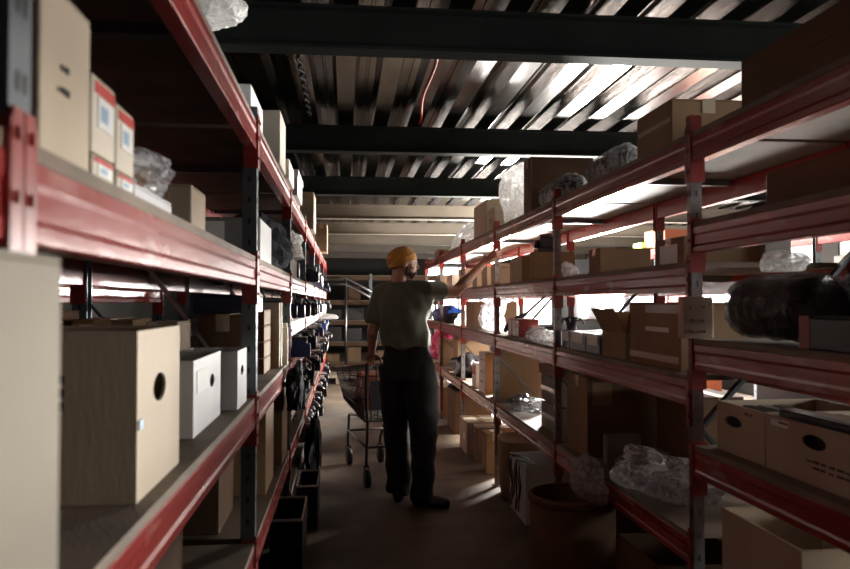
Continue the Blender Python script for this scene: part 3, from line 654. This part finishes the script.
b = MB(); b.tube([(-.11, -.02, .025), (-.07, -.01, .07), (0, 0, .12), (.07, .01, .16)], [.012, .024, .024, .012], 10); b.build('folded_canopy', M['cloth'], ub)
b = MB(); b.tube([(.06, .01, .155), (.26, .02, .33)], .009, 8); b.build('shaft', M['dgrey'], ub)
Rbox(Z3, 474, 466, 303, .4, 'open brown carton beyond the glowing film bag on third right shelf', m='card', style='open', h=.25)
lump('film_bag', 'puffed translucent bag in front of the brown carton on third right shelf', 'plastic bag', (1.27, 6.45, Z3), (.2, .42, .27), 'film', 75, amp=.4)
lump('blue_clothes', 'pile of blue clothing at the far end of the third right shelf', 'clothing', (1.35, 9.9, Z3), (.4, .9, .19), 'blue', 77, amp=.15, ridge=False)
lump('black_bag', 'small black heap past the post on the third right shelf', 'bag', (1.3, 8.75, Z3), (.3, .5, .12), 'cloth', 79, amp=.2)
lump('film_bag', 'pale film heap beside the small black heap on third shelf', 'plastic bag', (1.3, 7.9, Z3), (.3, .5, .14), 'milky', 80, amp=.2)
# fourth shelf
Z4 = .63
Rbox(Z4, 587, 567, 377, .5, 'tall dark carton filling the fourth right shelf bay', setback=.05, m='card3', tape='tape', h=.395, stick=[('-x', .0, .0, 1, 1, 'card'), ('-y', .05, .65, .25, .95, 'card')])  # lighter card on the aisle side, its light put into the colour
Rbox(Z4, 606, 602, 432, .17, 'small grey box in front of the tall dark carton', setback=.09, m='cardg', tape=None, h=.14)
lump('film_sheet', 'sheet of crumpled film spread along the fourth right shelf edge', 'plastic film', (1.31, 3.02, Z4), (.32, .68, .14), 'grime', 81, amp=.35)
lump('film_sheet', 'crumpled film hanging over the beam under the tall dark carton', 'plastic film', (1.083, 3.32, .545), (.085, .46, .15), 'grime', 83, amp=.3, flat=False)
for k in range(2):
    carton((1.37, 4.46, Z4+k*.165), (.3, .4, .16), ['grey foil wrapped block at the bottom', 'grey foil wrapped block on top'][k]+' of the pair on the fourth right shelf', m='cardg', tape='cleart', group='grey wrapped blocks on the fourth right shelf', stick=[('-x', .0, .42, 1, .58, 'cleart')])
carton((1.38, 4.46, Z4+.33), (.34, .44, .06), 'flat brown tray lying on the two grey wrapped blocks', m='card', style='open', name='cardboard_tray', cat='tray')
lump('film_bag', 'grey crumpled film lying before the open brown carton on fourth shelf', 'plastic bag', (1.27, 5.32, Z4), (.24, .34, .10), 'dgrime', 85, amp=.35)
Rbox(Z4, 497, 492.5, 352, .36, 'large brown carton standing on the fourth right shelf behind grey film', setback=.06, m='card', h=.38)
Rbox(Z4, 485, 479, 353, .10, 'tall slim carton with white printed side on the fourth right shelf', m='card3', h=.34, tape=None, stick=[('-x', .0, .0, 1, 1, 'white')], marks=[('-x', .2, .25, .6, 3), ('-x', .2, .5, .6, 3), ('-x', .2, .8, .6, 3)])
Rbox(Z4, 476, 472, 366, .12, 'small red and white carton beyond the tall slim carton', m='white', h=.22, tape=None, stick=[('-x', .1, .5, .9, .9, 'redink')])
lump('black_bag', 'black film wrapped heap in front of the wide open carton', 'bag', (1.3, 7.95, Z4), (.34, .6, .22), 'black', 87, amp=.3)
carton((1.43, 8.55, Z4), (.36, .34, .34), 'wide open brown carton on the fourth right shelf near the man', m='card', style='flaps', flap=.3, tilt=20)
carton((1.45, 9.5, Z4), (.5, .5, .3), 'brown carton beyond the wide open one on the fourth right shelf', m='card', style='open')
lump('pink_bag', 'bright pink plastic bag at the far end of the fourth right shelf', 'plastic bag', (1.4, 10.3, Z4), (.45, .5, .42), 'pink', 89, amp=.15)
# floor under the right rack
dr = empty('fibre_drum', (1.07, 3.52, 0), 'open brown fibre drum standing on floor under the right rack', 'drum')
b = MB(); b.lathe([(.0, 0), (.195, 0), (.2, .01), (.2, .49), (.19, .49), (.19, .02), (0, .02)], 40, cap=False); b.build('drum_body', M['card3'], dr)
b = MB(); b.lathe([(.201, .465), (.207, .47), (.207, .495), (.201, .5), (.188, .5), (.188, .49), (.201, .49)], 40, cap=False); b.build('rim', M['card3'], dr)
lump('contents', None, None, (0, 0, .36), (.36, .36, .06), 'black', 90, amp=.1, parent=dr, sub=4)
wc = carton((1.28, 4.93, 0), (.30, .46, .37), 'white carton with black cables hanging over it, on the floor', m='white', style='open')
cbm = MB(); rnd = random.Random(8)
for k in range(7):
    x = -.17+rnd.uniform(-.01, .0); y = rnd.uniform(-.22, .1); pts = [(-.05, y+.05, .35)]
    for j in range(9): pts.append((x-.008*math.sin(j), y+.022*math.sin(j*.8+k), .385-.04*j if j > 0 else .385))
    cbm.tube(pts, .0042, 6)
tag(cbm.build('cable_bundle', M['black'], loc=(1.28, 4.93, 0)), 'black cables draped over the rim of the white floor carton', 'cable')
big = empty('cardboard_box', (1.38, 5.42, 0), 'large bent open carton on the floor behind the white one', 'box')
b = MB(); n = 20
ring = lambda r0, z: [(r0*.26*(abs(math.cos(a))**.55)*(1 if math.cos(a) > 0 else -1)*(1.08 if math.sin(a) < 0 else 1), r0*.225*(abs(math.sin(a))**.55)*(1 if math.sin(a) > 0 else -1), z) for a in [2*math.pi*j/n+.1 for j in range(n)]]
b.loft([ring(.94, 0), ring(1, .15), ring(1.04, .42), ring(1.01, .42), ring(.97, .15), ring(.9, .012)], 0, True, True); b.build('carton_body', M['card'], big)
carton((1.33, 6.72, 0), (.36, .30, .30), 'dark brown carton on the floor below the slim printed carton', m='card3')
carton((1.22, 6.22, 0), (.15, .2, .33), 'narrow brown carton bending out beside the large bent floor carton', m='card')
carton((1.26, 7.12, 0), (.3, .42, .3), 'pinkish carton with white label on the floor in the middle of the row', m='card2', stick=[('-x', .55, .4, .8, .6, 'paper')])
carton((1.36, 8.3, 0), (.4, .6, .45), 'dark carton on the floor beyond the pinkish one', m='card3')
carton((1.38, 9.7, 0), (.4, .8, .35), 'brown carton at the far end of the floor row', m='card')
lump('black_bag', 'black bag slumped on the floor cartons near the man', 'bag', (1.28, 8.3, .452), (.3, .5, .06), 'cloth', 91, amp=.2)
carton((1.60, 4.62, 0), (.26, .9, .42), 'dark brown carton on the floor behind the drum and white carton', m='card3')  # added to cover the bright floor showing past the drum
carton((1.62, 3.37, Z4), (.19, .48, .36), 'dark brown carton at the back of the shelf behind the crumpled film', m='card3')  # added to close the bright slit beside the post
carton((1.40, 3.05, 0), (.40, .42, .38), 'dark open carton on the floor at the lower right', m='card3', style='open')
carton((1.46, 2.0, 0), (.5, .6, .3), 'dark carton on the floor under the lowest near right shelf', m='card3')

# ------------------------------------------------------------------ rack beyond the next aisle: goods
rnd = random.Random(12)
cols = [('card', 'brown'), ('card2', 'tan'), ('white', 'white'), ('green', 'green'), ('card3', 'dark brown'), ('orange', 'orange red'), ('orange', 'orange red'), ('cardg', 'grey'), ('cream', 'cream')]
bn = ['nearest', 'second', 'third', 'farthest']
for li, z in enumerate((.45, 1.0, 1.5, 2.0)):
    for bi in range(4):
        y = P2[bi]+.12; k = 0
        while y < P2[bi+1]-.4:
            d = rnd.uniform(.25, .36); h = rnd.uniform(.12, .32 if z < 2 else .25); c = rnd.choice(cols)
            if rnd.random() < .55:
                carton((3.5+.22+.02, y+d/2, z), (rnd.uniform(.3, .4), d, h), '%s box, %s on the %s shelf in the %s bay of rack beyond' % (c[1], ['first', 'second', 'third', 'fourth', 'fifth', 'sixth'][k], ['lowest', 'second', 'third', 'top'][li], bn[bi]),
                       m=c[0], tape='tape' if c[0][:4] == 'card' else None)
                k += 1
            y += d+rnd.uniform(.02, .2)
# dark slatted panels stacked on a pallet in the next aisle
pal = empty('panel_stack', (2.90, 3.95, 0), 'stack of dark blue panels with white edges in the next aisle', 'panels')
for k in range(6):
    b = MB(); b.box(-.35+.12*k-.058, -.35+.12*k+.05, -.45, .45, .0, .99); b.build('panel', M['navy'], pal)
    b = MB(); b.box(-.35+.12*k+.05, -.35+.12*k+.062, -.45, .45, 0, .995); b.build('panel_edge', M['white'], pal)

# ------------------------------------------------------------------ lamps of the next aisle
def work_lamp(x, y, z, label, rz, n=3):
    r = empty('work_lamp', (x, y, 0), label, 'lamp', rz=rz)
    b = MB(); b.tube([(0, 0, .3), (0, 0, z-.16)], .014, 10); b.build('stand_pole', M['black'], r)
    for k in range(3):
        a = k*2.094+.5; b = MB(); b.tube([(0, 0, .75), (.42*math.cos(a), .42*math.sin(a), .01)], .010, 8); b.build('leg', M['black'], r)
    b = MB(); b.box(-.31, .31, .03, .06, -.16, .16); b.box(-.31, .31, -.03, .06, -.18, -.155); b.box(-.31, .31, -.03, .06, .155, .18)
    b.build('lamp_housing', M['dgrey'], r, loc=(0, 0, z))
    for k in range(n):
        xx = -.2+.4*k/(n-1) if n > 1 else 0
        b = MB(); b.lathe([(0, -.15), (.028, -.15), (.028, .15), (0, .15)], 14); b.build('lamp_tube', M['tube'], r, loc=(xx, 0, z))
    return r
work_lamp(2.86, 8.25, 1.37, 'work lamp with upright glowing tubes on black stand in next aisle, nearer one', R(-10))
work_lamp(2.62, 13.0, 1.45, 'work lamp with upright glowing tubes on black stand, far down the next aisle', R(-10))
area('work_lamp_light', (2.80, 8.1, 1.37), .5, W_LAMP*1.15, (1.5, 5.0, 1.6), (1, .96, .9), sy=.4)
area('work_lamp_light', (2.6, 12.8, 1.5), .5, W_LAMP*1.2, (1.5, 9.0, 1.6), (1, .95, .88), sy=.4)
area('work_lamp_light', (2.86, 8.45, 1.5), .5, W_LAMP*.4, (2.9, 9.6, 2.4), (1, .95, .88), sy=.4)

# ------------------------------------------------------------------ far end
rnd = random.Random(3)
far_goods = [(.12, 'lowest', .35), (.568, 'second', .34), (1.018, 'third', .32), (1.438, 'fourth', .3)]
for z, ln, hm in [(.138, 'lowest', .3), (.568, 'second', .33), (1.018, 'third', .28), (1.438, 'fourth', .3)]:
    for k, x in enumerate([-.72, -.25, .2, .85, 1.3, 1.7]):
        c = rnd.choice([('card3', 'dark brown'), ('cardg', 'grey'), ('black', 'black'), ('card', 'brown'), ('black', 'black'), ('black', 'black')])
        if rnd.random() < .8:
            carton((x, 16.5, z), (rnd.uniform(.25, .4), .4, rnd.uniform(.15, hm)), '%s box, %s from left on the %s shelf of the far end rack' % (c[1], ['first', 'second', 'third', 'fourth', 'fifth', 'sixth'][k], ln), m=c[0], tape=None)
gr = empty('guard_rail', (-.4, 14.6, 0), 'bent metal guard rail in front of the far end rack', 'rail')
for dz in (0, -.12):
    b = MB(); b.tube([(-.6, 0, 1.86+dz), (.42, 0, 1.86+dz), (.72, 0, 1.70+dz), (1.6, 0, 1.22+dz)], .025, 8); b.build('rail', M['steel'], gr)
for x in (-.55, .42):
    b = MB(); b.tube([(x, 0, 0), (x, 0, 1.85)], .022, 8); b.build('post', M['steel'], gr)
plt = empty('pallet', (-.1, 13.6, 0), 'pale wooden pallet lying on the floor in front of far rack', 'pallet')
for k in range(6):
    b = MB(); b.box(-.75, .75, -.45+.17*k-.05, -.45+.17*k+.05, .10, .122); b.build('plank', M['card2'], plt)
for k in range(3):
    b = MB(); b.box(-.75+.7*k, -.65+.7*k, -.5, .45, 0, .10); b.build('bearer', M['card2'], plt)

# ------------------------------------------------------------------ shopping cart
Hc = Vector((.41, 5.66, 0)); U = Vector((-.23, .973, 0)).normalized(); V = Vector((U.y, -U.x, 0))
cart = empty('shopping_cart', Hc, 'wire shopping cart at the left hand of the man in the aisle', 'shopping cart')
P3 = lambda u, v, z: U*u+V*v+Vector((0, 0, z))
b = MB(); b.tube([P3(0, -.25, .985), P3(0, .25, .985)], .013, 12); b.build('handle_bar', M['rubber'], cart)
b = MB(); wr = .0042
# corner functions of the basket: u front 1.02, rear .1
def top(u, sd): return P3(u, sd*(.285-.02*(u-.1)/.92), .93-.09*(u-.1)/.92)
def bot(u, sd): return P3(.14+(u-.1)*.86, sd*(.235-.03*(u-.1)/.92), .50+.075*(u-.1)/.92)
def lerp(a, c, t): return a+(c-a)*t
for k in range(19):
    u = .1+.92*k/18
    for sd in (-1, 1): b.tube([top(u, sd), bot(u, sd)], wr, 5)
    b.tube([bot(u, -1), bot(u, 1)], wr, 5)
for k in range(10):
    s_ = -1+2*k/9
    b.tube([lerp(top(1.02, -1), top(1.02, 1), k/9), lerp(bot(1.02, -1), bot(1.02, 1), k/9), lerp(bot(.1, -1), bot(.1, 1), k/9), lerp(top(.1, -1), top(.1, 1), k/9)], wr, 5)
for t in (.0, .2, .4, .6, .8, 1):
    r_ = .005 if t in (0, 1) else wr
    pts = [lerp(top(u, sd), bot(u, sd), t) for u, sd in ((.1, -1), (1.02, -1), (1.02, 1), (.1, 1), (.1, -1))]
    for i in range(4): b.tube([pts[i], pts[i+1]], r_, 6)
b.build('basket', M['chrome'], cart)
b = MB()
for sd in (-1, 1):
    b.tube([P3(0, sd*.25, .985), P3(.03, sd*.25, .93), P3(.09, sd*.235, .60), P3(.13, sd*.215, .50), P3(.17, sd*.21, .30), P3(.2, sd*.205, .15)], .012, 8)
    b.tube([P3(.13, sd*.215, .50), P3(.5, sd*.2, .50), P3(.90, sd*.17, .45), P3(1.04, sd*.145, .22), P3(1.05, sd*.14, .15)], .012, 8)
    b.tube([P3(.17, sd*.21, .30), P3(.98, sd*.16, .30)], .009, 8)
b.tube([P3(.17, -.21, .30), P3(.17, .21, .30)], .009, 8); b.tube([P3(.98, -.16, .30), P3(.98, .16, .30)], .009, 8)
b.build('frame', M['chrome'], cart)
for (u, sd, wv) in ((.2, -1, .205), (.2, 1, .205), (1.05, -1, .14), (1.05, 1, .14)):
    c = P3(u-.03, sd*wv, 0); b = MB()
    b.tube([c+V*-.016+Vector((0, 0, .068)), c+V*.016+Vector((0, 0, .068))], .068, 22); wh = b.build('wheel', M['rubber'], cart)
    b = MB(); t0 = P3(u, sd*wv, .155)
    for q in (-1, 1): b.bar(c+V*q*.019+Vector((0, 0, .055)), t0+V*q*.017, .034, .004, up=V)
    b.bar(t0+V*-.019, t0+V*.019, .03, .012); b.build('caster_fork', M['dgrey'], wh)
b = MB(); b.bar(P3(.11, -.2, .70), P3(.11, .2, .70), .004, .22); b.build('child_seat_flap', M['dgrey'], cart)
cc = Hc+P3(.42, -.08, .57)
carton(tuple(cc), (.23, .32, .27), 'orange brown carton sitting inside the shopping cart', m='orange', rz=math.atan2(U.y, U.x)-math.pi/2, tape='tape')

# ------------------------------------------------------------------ the man
MX, MY = .42, 5.35
man = None
def remeshed(name, mb, m, vox, parent=None, smooth=6, disp=None, loc=(0, 0, 0)):
    me = mb.mesh(name, m); t = bpy.data.objects.new(name, me); COL.objects.link(t)
    q = t.modifiers.new('r', 'REMESH'); q.mode = 'VOXEL'; q.voxel_size = vox; q.use_smooth_shade = True
    q = t.modifiers.new('s', 'SMOOTH'); q.factor = .5; q.iterations = smooth
    dg = bpy.context.evaluated_depsgraph_get(); dg.update(); ev = t.evaluated_get(dg)
    nm_ = bpy.data.meshes.new_from_object(ev, depsgraph=dg); bpy.data.objects.remove(t); bpy.data.meshes.remove(me)
    nm_.name = name
    if disp:
        ns = [v.normal.copy() for v in nm_.vertices]
        for v, n_ in zip(nm_.vertices, ns): v.co = v.co+n_*disp(v.co)
    for p in nm_.polygons: p.use_smooth = True
    nm_.materials.clear(); nm_.materials.append(m)
    o = bpy.data.objects.new(name, nm_); COL.objects.link(o)
    if parent: o.parent = parent
    o.location = loc
    return o
Vv = Vector
fdir = Vv((.33, .94, 0)).normalized(); sdir = Vv((fdir.y, -fdir.x, 0))       # chest direction, his right
hdir = Vv((.97, .20, -.05)).normalized(); hs = Vv((hdir.y, -hdir.x, 0)).normalized(); hup = hs.cross(hdir).normalized()
if hup.z < 0: hup = -hup
headc = Vv((-.012, 0, 1.672)); Hd = lambda f, s_, u: headc+hdir*f+hs*s_+hup*u
ShR, ShL = Vv((.155, -.035, 1.480)), Vv((-.165, .07, 1.470))
ElR, WrR = Vv((.385, .15, 1.478)), Vv((.615, .25, 1.695))
ElL, WrL = Vv((-.225, .03, 1.19)), Vv((-.225, .17, 1.035))
HipL, HipR = Vv((-.07, .03, .93)), Vv((.105, -.03, .93))
KnL, KnR = Vv((-.055, .06, .50)), Vv((.125, -.09, .50))
AnL, AnR = Vv((-.038, .05, .09)), Vv((.112, -.13, .09))
body = MB()
hr = Matrix((hdir, hs, hup)).transposed()
body.ell(headc+hup*.018, .098, .076, .098, hr)                       # skull
body.ell(Hd(.028, 0, -.045), .070, .060, .068, hr)                    # face
body.caps(Hd(.055, 0, -.062), Hd(.060, 0, -.074), .036, .028)         # chin
body.caps(Hd(.088, 0, .012), Hd(.108, 0, -.022), .010, .015, 10)      # nose
body.caps(Hd(.080, -.03, .022), Hd(.080, .03, .022), .015, .015, 10)  # brow
body.caps(Hd(.086, -.014, -.052), Hd(.086, .014, -.052), .013, .013, 10)  # lips
for q in (-1, 1):
    body.ell(Hd(-.012, q*.076, -.012), .020, .008, .030, hr, n=10)     # ears
    body.caps(Hd(.06, q*.035, -.015), Hd(.04, q*.05, -.02), .022, .022, 10)  # cheeks
body.caps(Vv((-.05, .0, 1.48)), Hd(-.022, 0, -.05), .058, .053)       # neck
body.caps(Vv((-.055, .01, 1.505)), ShR+Vv((-.01, 0, .0)), .05, .052); body.caps(Vv((-.055, .01, 1.505)), ShL, .05, .05)
for a, c, ra, rb in (((-.01, 0, 1.38), (0, 0, 1.20), .098, .088), ((0, 0, 1.2), (.015, 0, 1.0), .088, .095)):
    for q in (-.045, .045): body.caps(Vv(a)+sdir*q, Vv(c)+sdir*q*.8, ra, rb)
body.caps(ShR, ElR, .052, .042); body.caps(ElR, WrR, .042, .027); body.caps(ElR+(WrR-ElR)*.25, ElR+(WrR-ElR)*.5, .044, .036)
body.caps(ShL, ElL, .052, .041); body.caps(ElL, WrL, .040, .027)
body.caps(HipL, KnL, .085, .06); body.caps(KnL, AnL, .056, .04); body.caps(HipR, KnR, .085, .06); body.caps(KnR, AnR, .056, .04)
def hand(wr, d, n, sd, curls, spread, thumb):
    """wr wrist, d hand direction, n palm normal, sd direction towards the thumb side"""
    d = d.normalized(); n = (n-d*n.dot(d)).normalized(); sd = d.cross(n) if d.cross(n).dot(sd) > 0 else -d.cross(n)
    for k in range(4):
        o = sd*(.030-.020*k); body.caps(wr+o*.55, wr+d*(.085-.004*k)+o, .014, .0115, 10)
    ln = [.072, .080, .074, .058]
    for k in range(4):
        p = wr+d*(.088-.004*k)+sd*(.030-.020*k); a = 0; dd = (d+sd*spread*(1.5-k)).normalized()
        for sgm, fr_ in enumerate((.45, .32, .23)):
            a += curls[k]*(.6 if sgm == 0 else 1); dv = (dd*math.cos(a)+n*math.sin(a)).normalized()
            p2 = p+dv*ln[k]*fr_; r0 = .0098-.0009*sgm; body.caps(p, p2, r0, r0-.0008, 10); p = p2
    p = wr+d*.022+sd*.030; t1 = (sd*.75+d*.65+n*.25*thumb).normalized(); p2 = p+t1*.045
    body.caps(wr+d*.012+sd*.012, p2, .016, .0115, 10); t2 = (d*.8+sd*.35+n*.6*thumb).normalized(); p3 = p2+t2*.032; body.caps(p2, p3, .0112, .010, 10)
    body.caps(p3, p3+(t2*.8+n*.3*thumb).normalized()*.024, .010, .0085, 10)
hand(WrR, Vv((.80, .12, .62)), Vv((.45, .55, -.6)), Vv((-.4, .0, .9)), [.10, .16, .22, .34], .16, .6)
hand(WrL, Vv((-.10, .75, -.42)), Vv((.05, -.35, -.95)), Vv((1, .1, 0)), [.75, .78, .8, .82], .03, 1.0)
for an, kd in ((AnL, Vv((.1, 1, 0))), (AnR, Vv((.88, -.42, 0)))):
    kd.normalize(); body.caps(an+Vv((0, 0, -.02))-kd*.02, an+kd*.14+Vv((0, 0, -.055)), .036, .026)
man = remeshed('person', body, M['skin'], .0052, smooth=3, loc=(MX, MY, 0))
tag(man, 'bearded man in mustard beanie and olive t-shirt reaching up to the right rack', 'person')
# t-shirt
sh = MB()
def ringt(c, rs_, rf_, n=28, tilt=0):
    c = Vv(c); return [c+sdir*rs_*math.cos(2*math.pi*j/n)+fdir*rf_*math.sin(2*math.pi*j/n)+Vv((0, 0, tilt*math.cos(2*math.pi*j/n))) for j in range(n)]
sh.loft([ringt((.022, 0, 1.085), .184, .147), ringt((.012, 0, 1.13), .176, .140), ringt((.0, 0, 1.2), .166, .128), ringt((-.008, 0, 1.29), .178, .135), ringt((-.012, .0, 1.37), .190, .138),
         ringt((-.016, .005, 1.45), .188, .125), ringt((-.030, .005, 1.50), .130, .095), ringt((-.045, .005, 1.545), .068, .068)])
sh.caps(Vv((-.05, .01, 1.505)), ShR, .062, .070); sh.caps(Vv((-.05, .01, 1.505)), ShL, .062, .068)
sl = ShR+(ElR-ShR)*.50; sh.tube([ShR-(ElR-ShR)*.1, ShR+(ElR-ShR)*.25, sl], [.070, .070, .068], 18)
sl2 = ShL+(ElL-ShL)*.80; sh.tube([ShL-(ElL-ShL)*.1, ShL+(ElL-ShL)*.35, sl2], [.070, .066, .064], 18)
sh.caps(ShR+Vv((-.02, 0, -.06)), Vv((.10, .02, 1.30)), .075, .07)
def folds(p):
    q = Vv((p.x*4, p.y*4, p.z*3)); a = noise.noise(q+Vv((1, 2, 3)))
    t_ = max(0, min(1, (1.47-p.z)/.12)); dg = math.sin(p.z*30+p.x*26+a*6)*.0036*t_+math.sin(p.z*17-p.x*34+a*5)*.0026*t_
    return .012*a+dg*1.8+.006*noise.noise(q*2.6)
shirt = remeshed('tshirt', sh, M['tee'], .0085, man, 5, folds)
# trousers, wide and straight
tr = MB()
tr.loft([ringt((.03, 0, .86), .190, .150), ringt((.026, 0, .95), .185, .145), ringt((.02, 0, 1.04), .166, .130), ringt((.018, 0, 1.10), .158, .122)])
for h_, k_, a_, hem in ((HipL, KnL, AnL, .086), (HipR, KnR, AnR, .084)):
    tr.tube([h_+Vv((0, 0, .03)), h_+(k_-h_)*.35, k_, k_+(a_-k_)*.5, a_+Vv((0, 0, -.045))], [.112, .118, .097, .088, hem], 22)
def tfold(p):
    q = Vv((p.x*5, p.y*5, p.z*2.2)); a = noise.noise(q)
    low = max(0, .35-p.z); return .010*a+math.sin(p.z*38+a*5+p.x*10)*(.003+.016*low)
pants = remeshed('trousers', tr, M['pants'], .010, man, 4, tfold)
b = MB(); rr_ = []
for z in (1.068, 1.108): rr_.append(ringt((.02, 0, z), .176, .137))
# shoes
for an, kd, q in ((AnL, Vv((.1, 1, 0)), 0), (AnR, Vv((.88, -.42, 0)), 1)):
    kd = kd.normalized(); sd = Vv((kd.y, -kd.x, 0)); s2 = MB(); c0 = Vv((an.x, an.y, 0))
    s2.caps(c0-kd*.045+Vv((0, 0, .055)), c0+kd*.03+Vv((0, 0, .055)), .045, .045); s2.caps(c0+kd*.02+Vv((0, 0, .05)), c0+kd*.165+Vv((0, 0, .036)), .045, .034)
    s2.caps(c0+kd*.08+sd*.012+Vv((0, 0, .034)), c0+kd*.15+sd*.008+Vv((0, 0, .032)), .036, .030)
    n = 24; outl = [(kd*(.06+.135*math.cos(2*math.pi*j/n))+sd*((.046 if math.cos(2*math.pi*j/n) > 0 else .040)*math.sin(2*math.pi*j/n))) for j in range(n)]
    s2.loft([[c0+p+Vv((0, 0, z)) for p in outl] for z in (.001, .028)])
    remeshed('shoe', s2, M['shoe'], .006, man, 2)
# beanie: dome plus folded ribbed cuff
bn_ = MB(); ax = (hup*.90-hdir*.44).normalized(); bf = (hdir*.90+hup*.44).normalized(); c0 = Hd(-.010, 0, .018)
def br(o, rf_, rs_, nrib=0, n=64): return [c0+ax*o+bf*(rf_+(.0022 if (j % 2) else 0)*nrib)*math.cos(2*math.pi*j/n)+hs*(rs_+(.0022 if (j % 2) else 0)*nrib)*math.sin(2*math.pi*j/n) for j in range(n)]
bn_.loft([br(-.005, .100, .082, 1), br(.02, .103, .085, 1), br(.045, .100, .082, 1), br(.066, .090, .074, 1), br(.083, .071, .060, 1), br(.095, .045, .038, 1), br(.100, .015, .012, 0)], smooth=True)
bn = bn_.build('beanie', M['knit'], man)
cf = MB(); cf.loft([br(-.022, .098, .083, 1), br(-.024, .103, .088, 1), br(-.01, .106, .091, 1), br(.02, .106, .091, 1), br(.030, .104, .089, 1), br(.031, .099, .083, 1)], cap=False)
cf.build('folded_cuff', M['knit'], bn)
# beard, eyes, hair at the nape
bd = MB()
bd.caps(Hd(.058, 0, -.066), Hd(.058, 0, -.082), .038, .027); bd.caps(Hd(.080, -.022, -.066), Hd(.080, .022, -.066), .018, .018, 10)
for q in (-1, 1):
    bd.caps(Hd(.012, q*.064, -.022), Hd(.02, q*.054, -.060), .010, .018, 12); bd.caps(Hd(.02, q*.054, -.062), Hd(.060, q*.026, -.074), .021, .026, 12)
    bd.caps(Hd(.094, q*.004, -.040), Hd(.084, q*.028, -.052), .009, .009, 8)
remeshed('beard', bd, M['beard'], .0045, man, 2, lambda p: .004*noise.noise(p*60)+.002*noise.noise(p*170))
for q in (-1, 1):
    b = MB(); b.ell((0, 0, 0), .0115, .0115, .0115, n=10); b.build('eye', M['eye'], man, loc=Hd(.0835, q*.030, .004))
    b = MB(); b.ell((0, 0, 0), .005, .005, .005, n=8); b.build('iris', M['iris'], bpy.data.objects[-1] if False else man, loc=Hd(.0925, q*.031, .004))
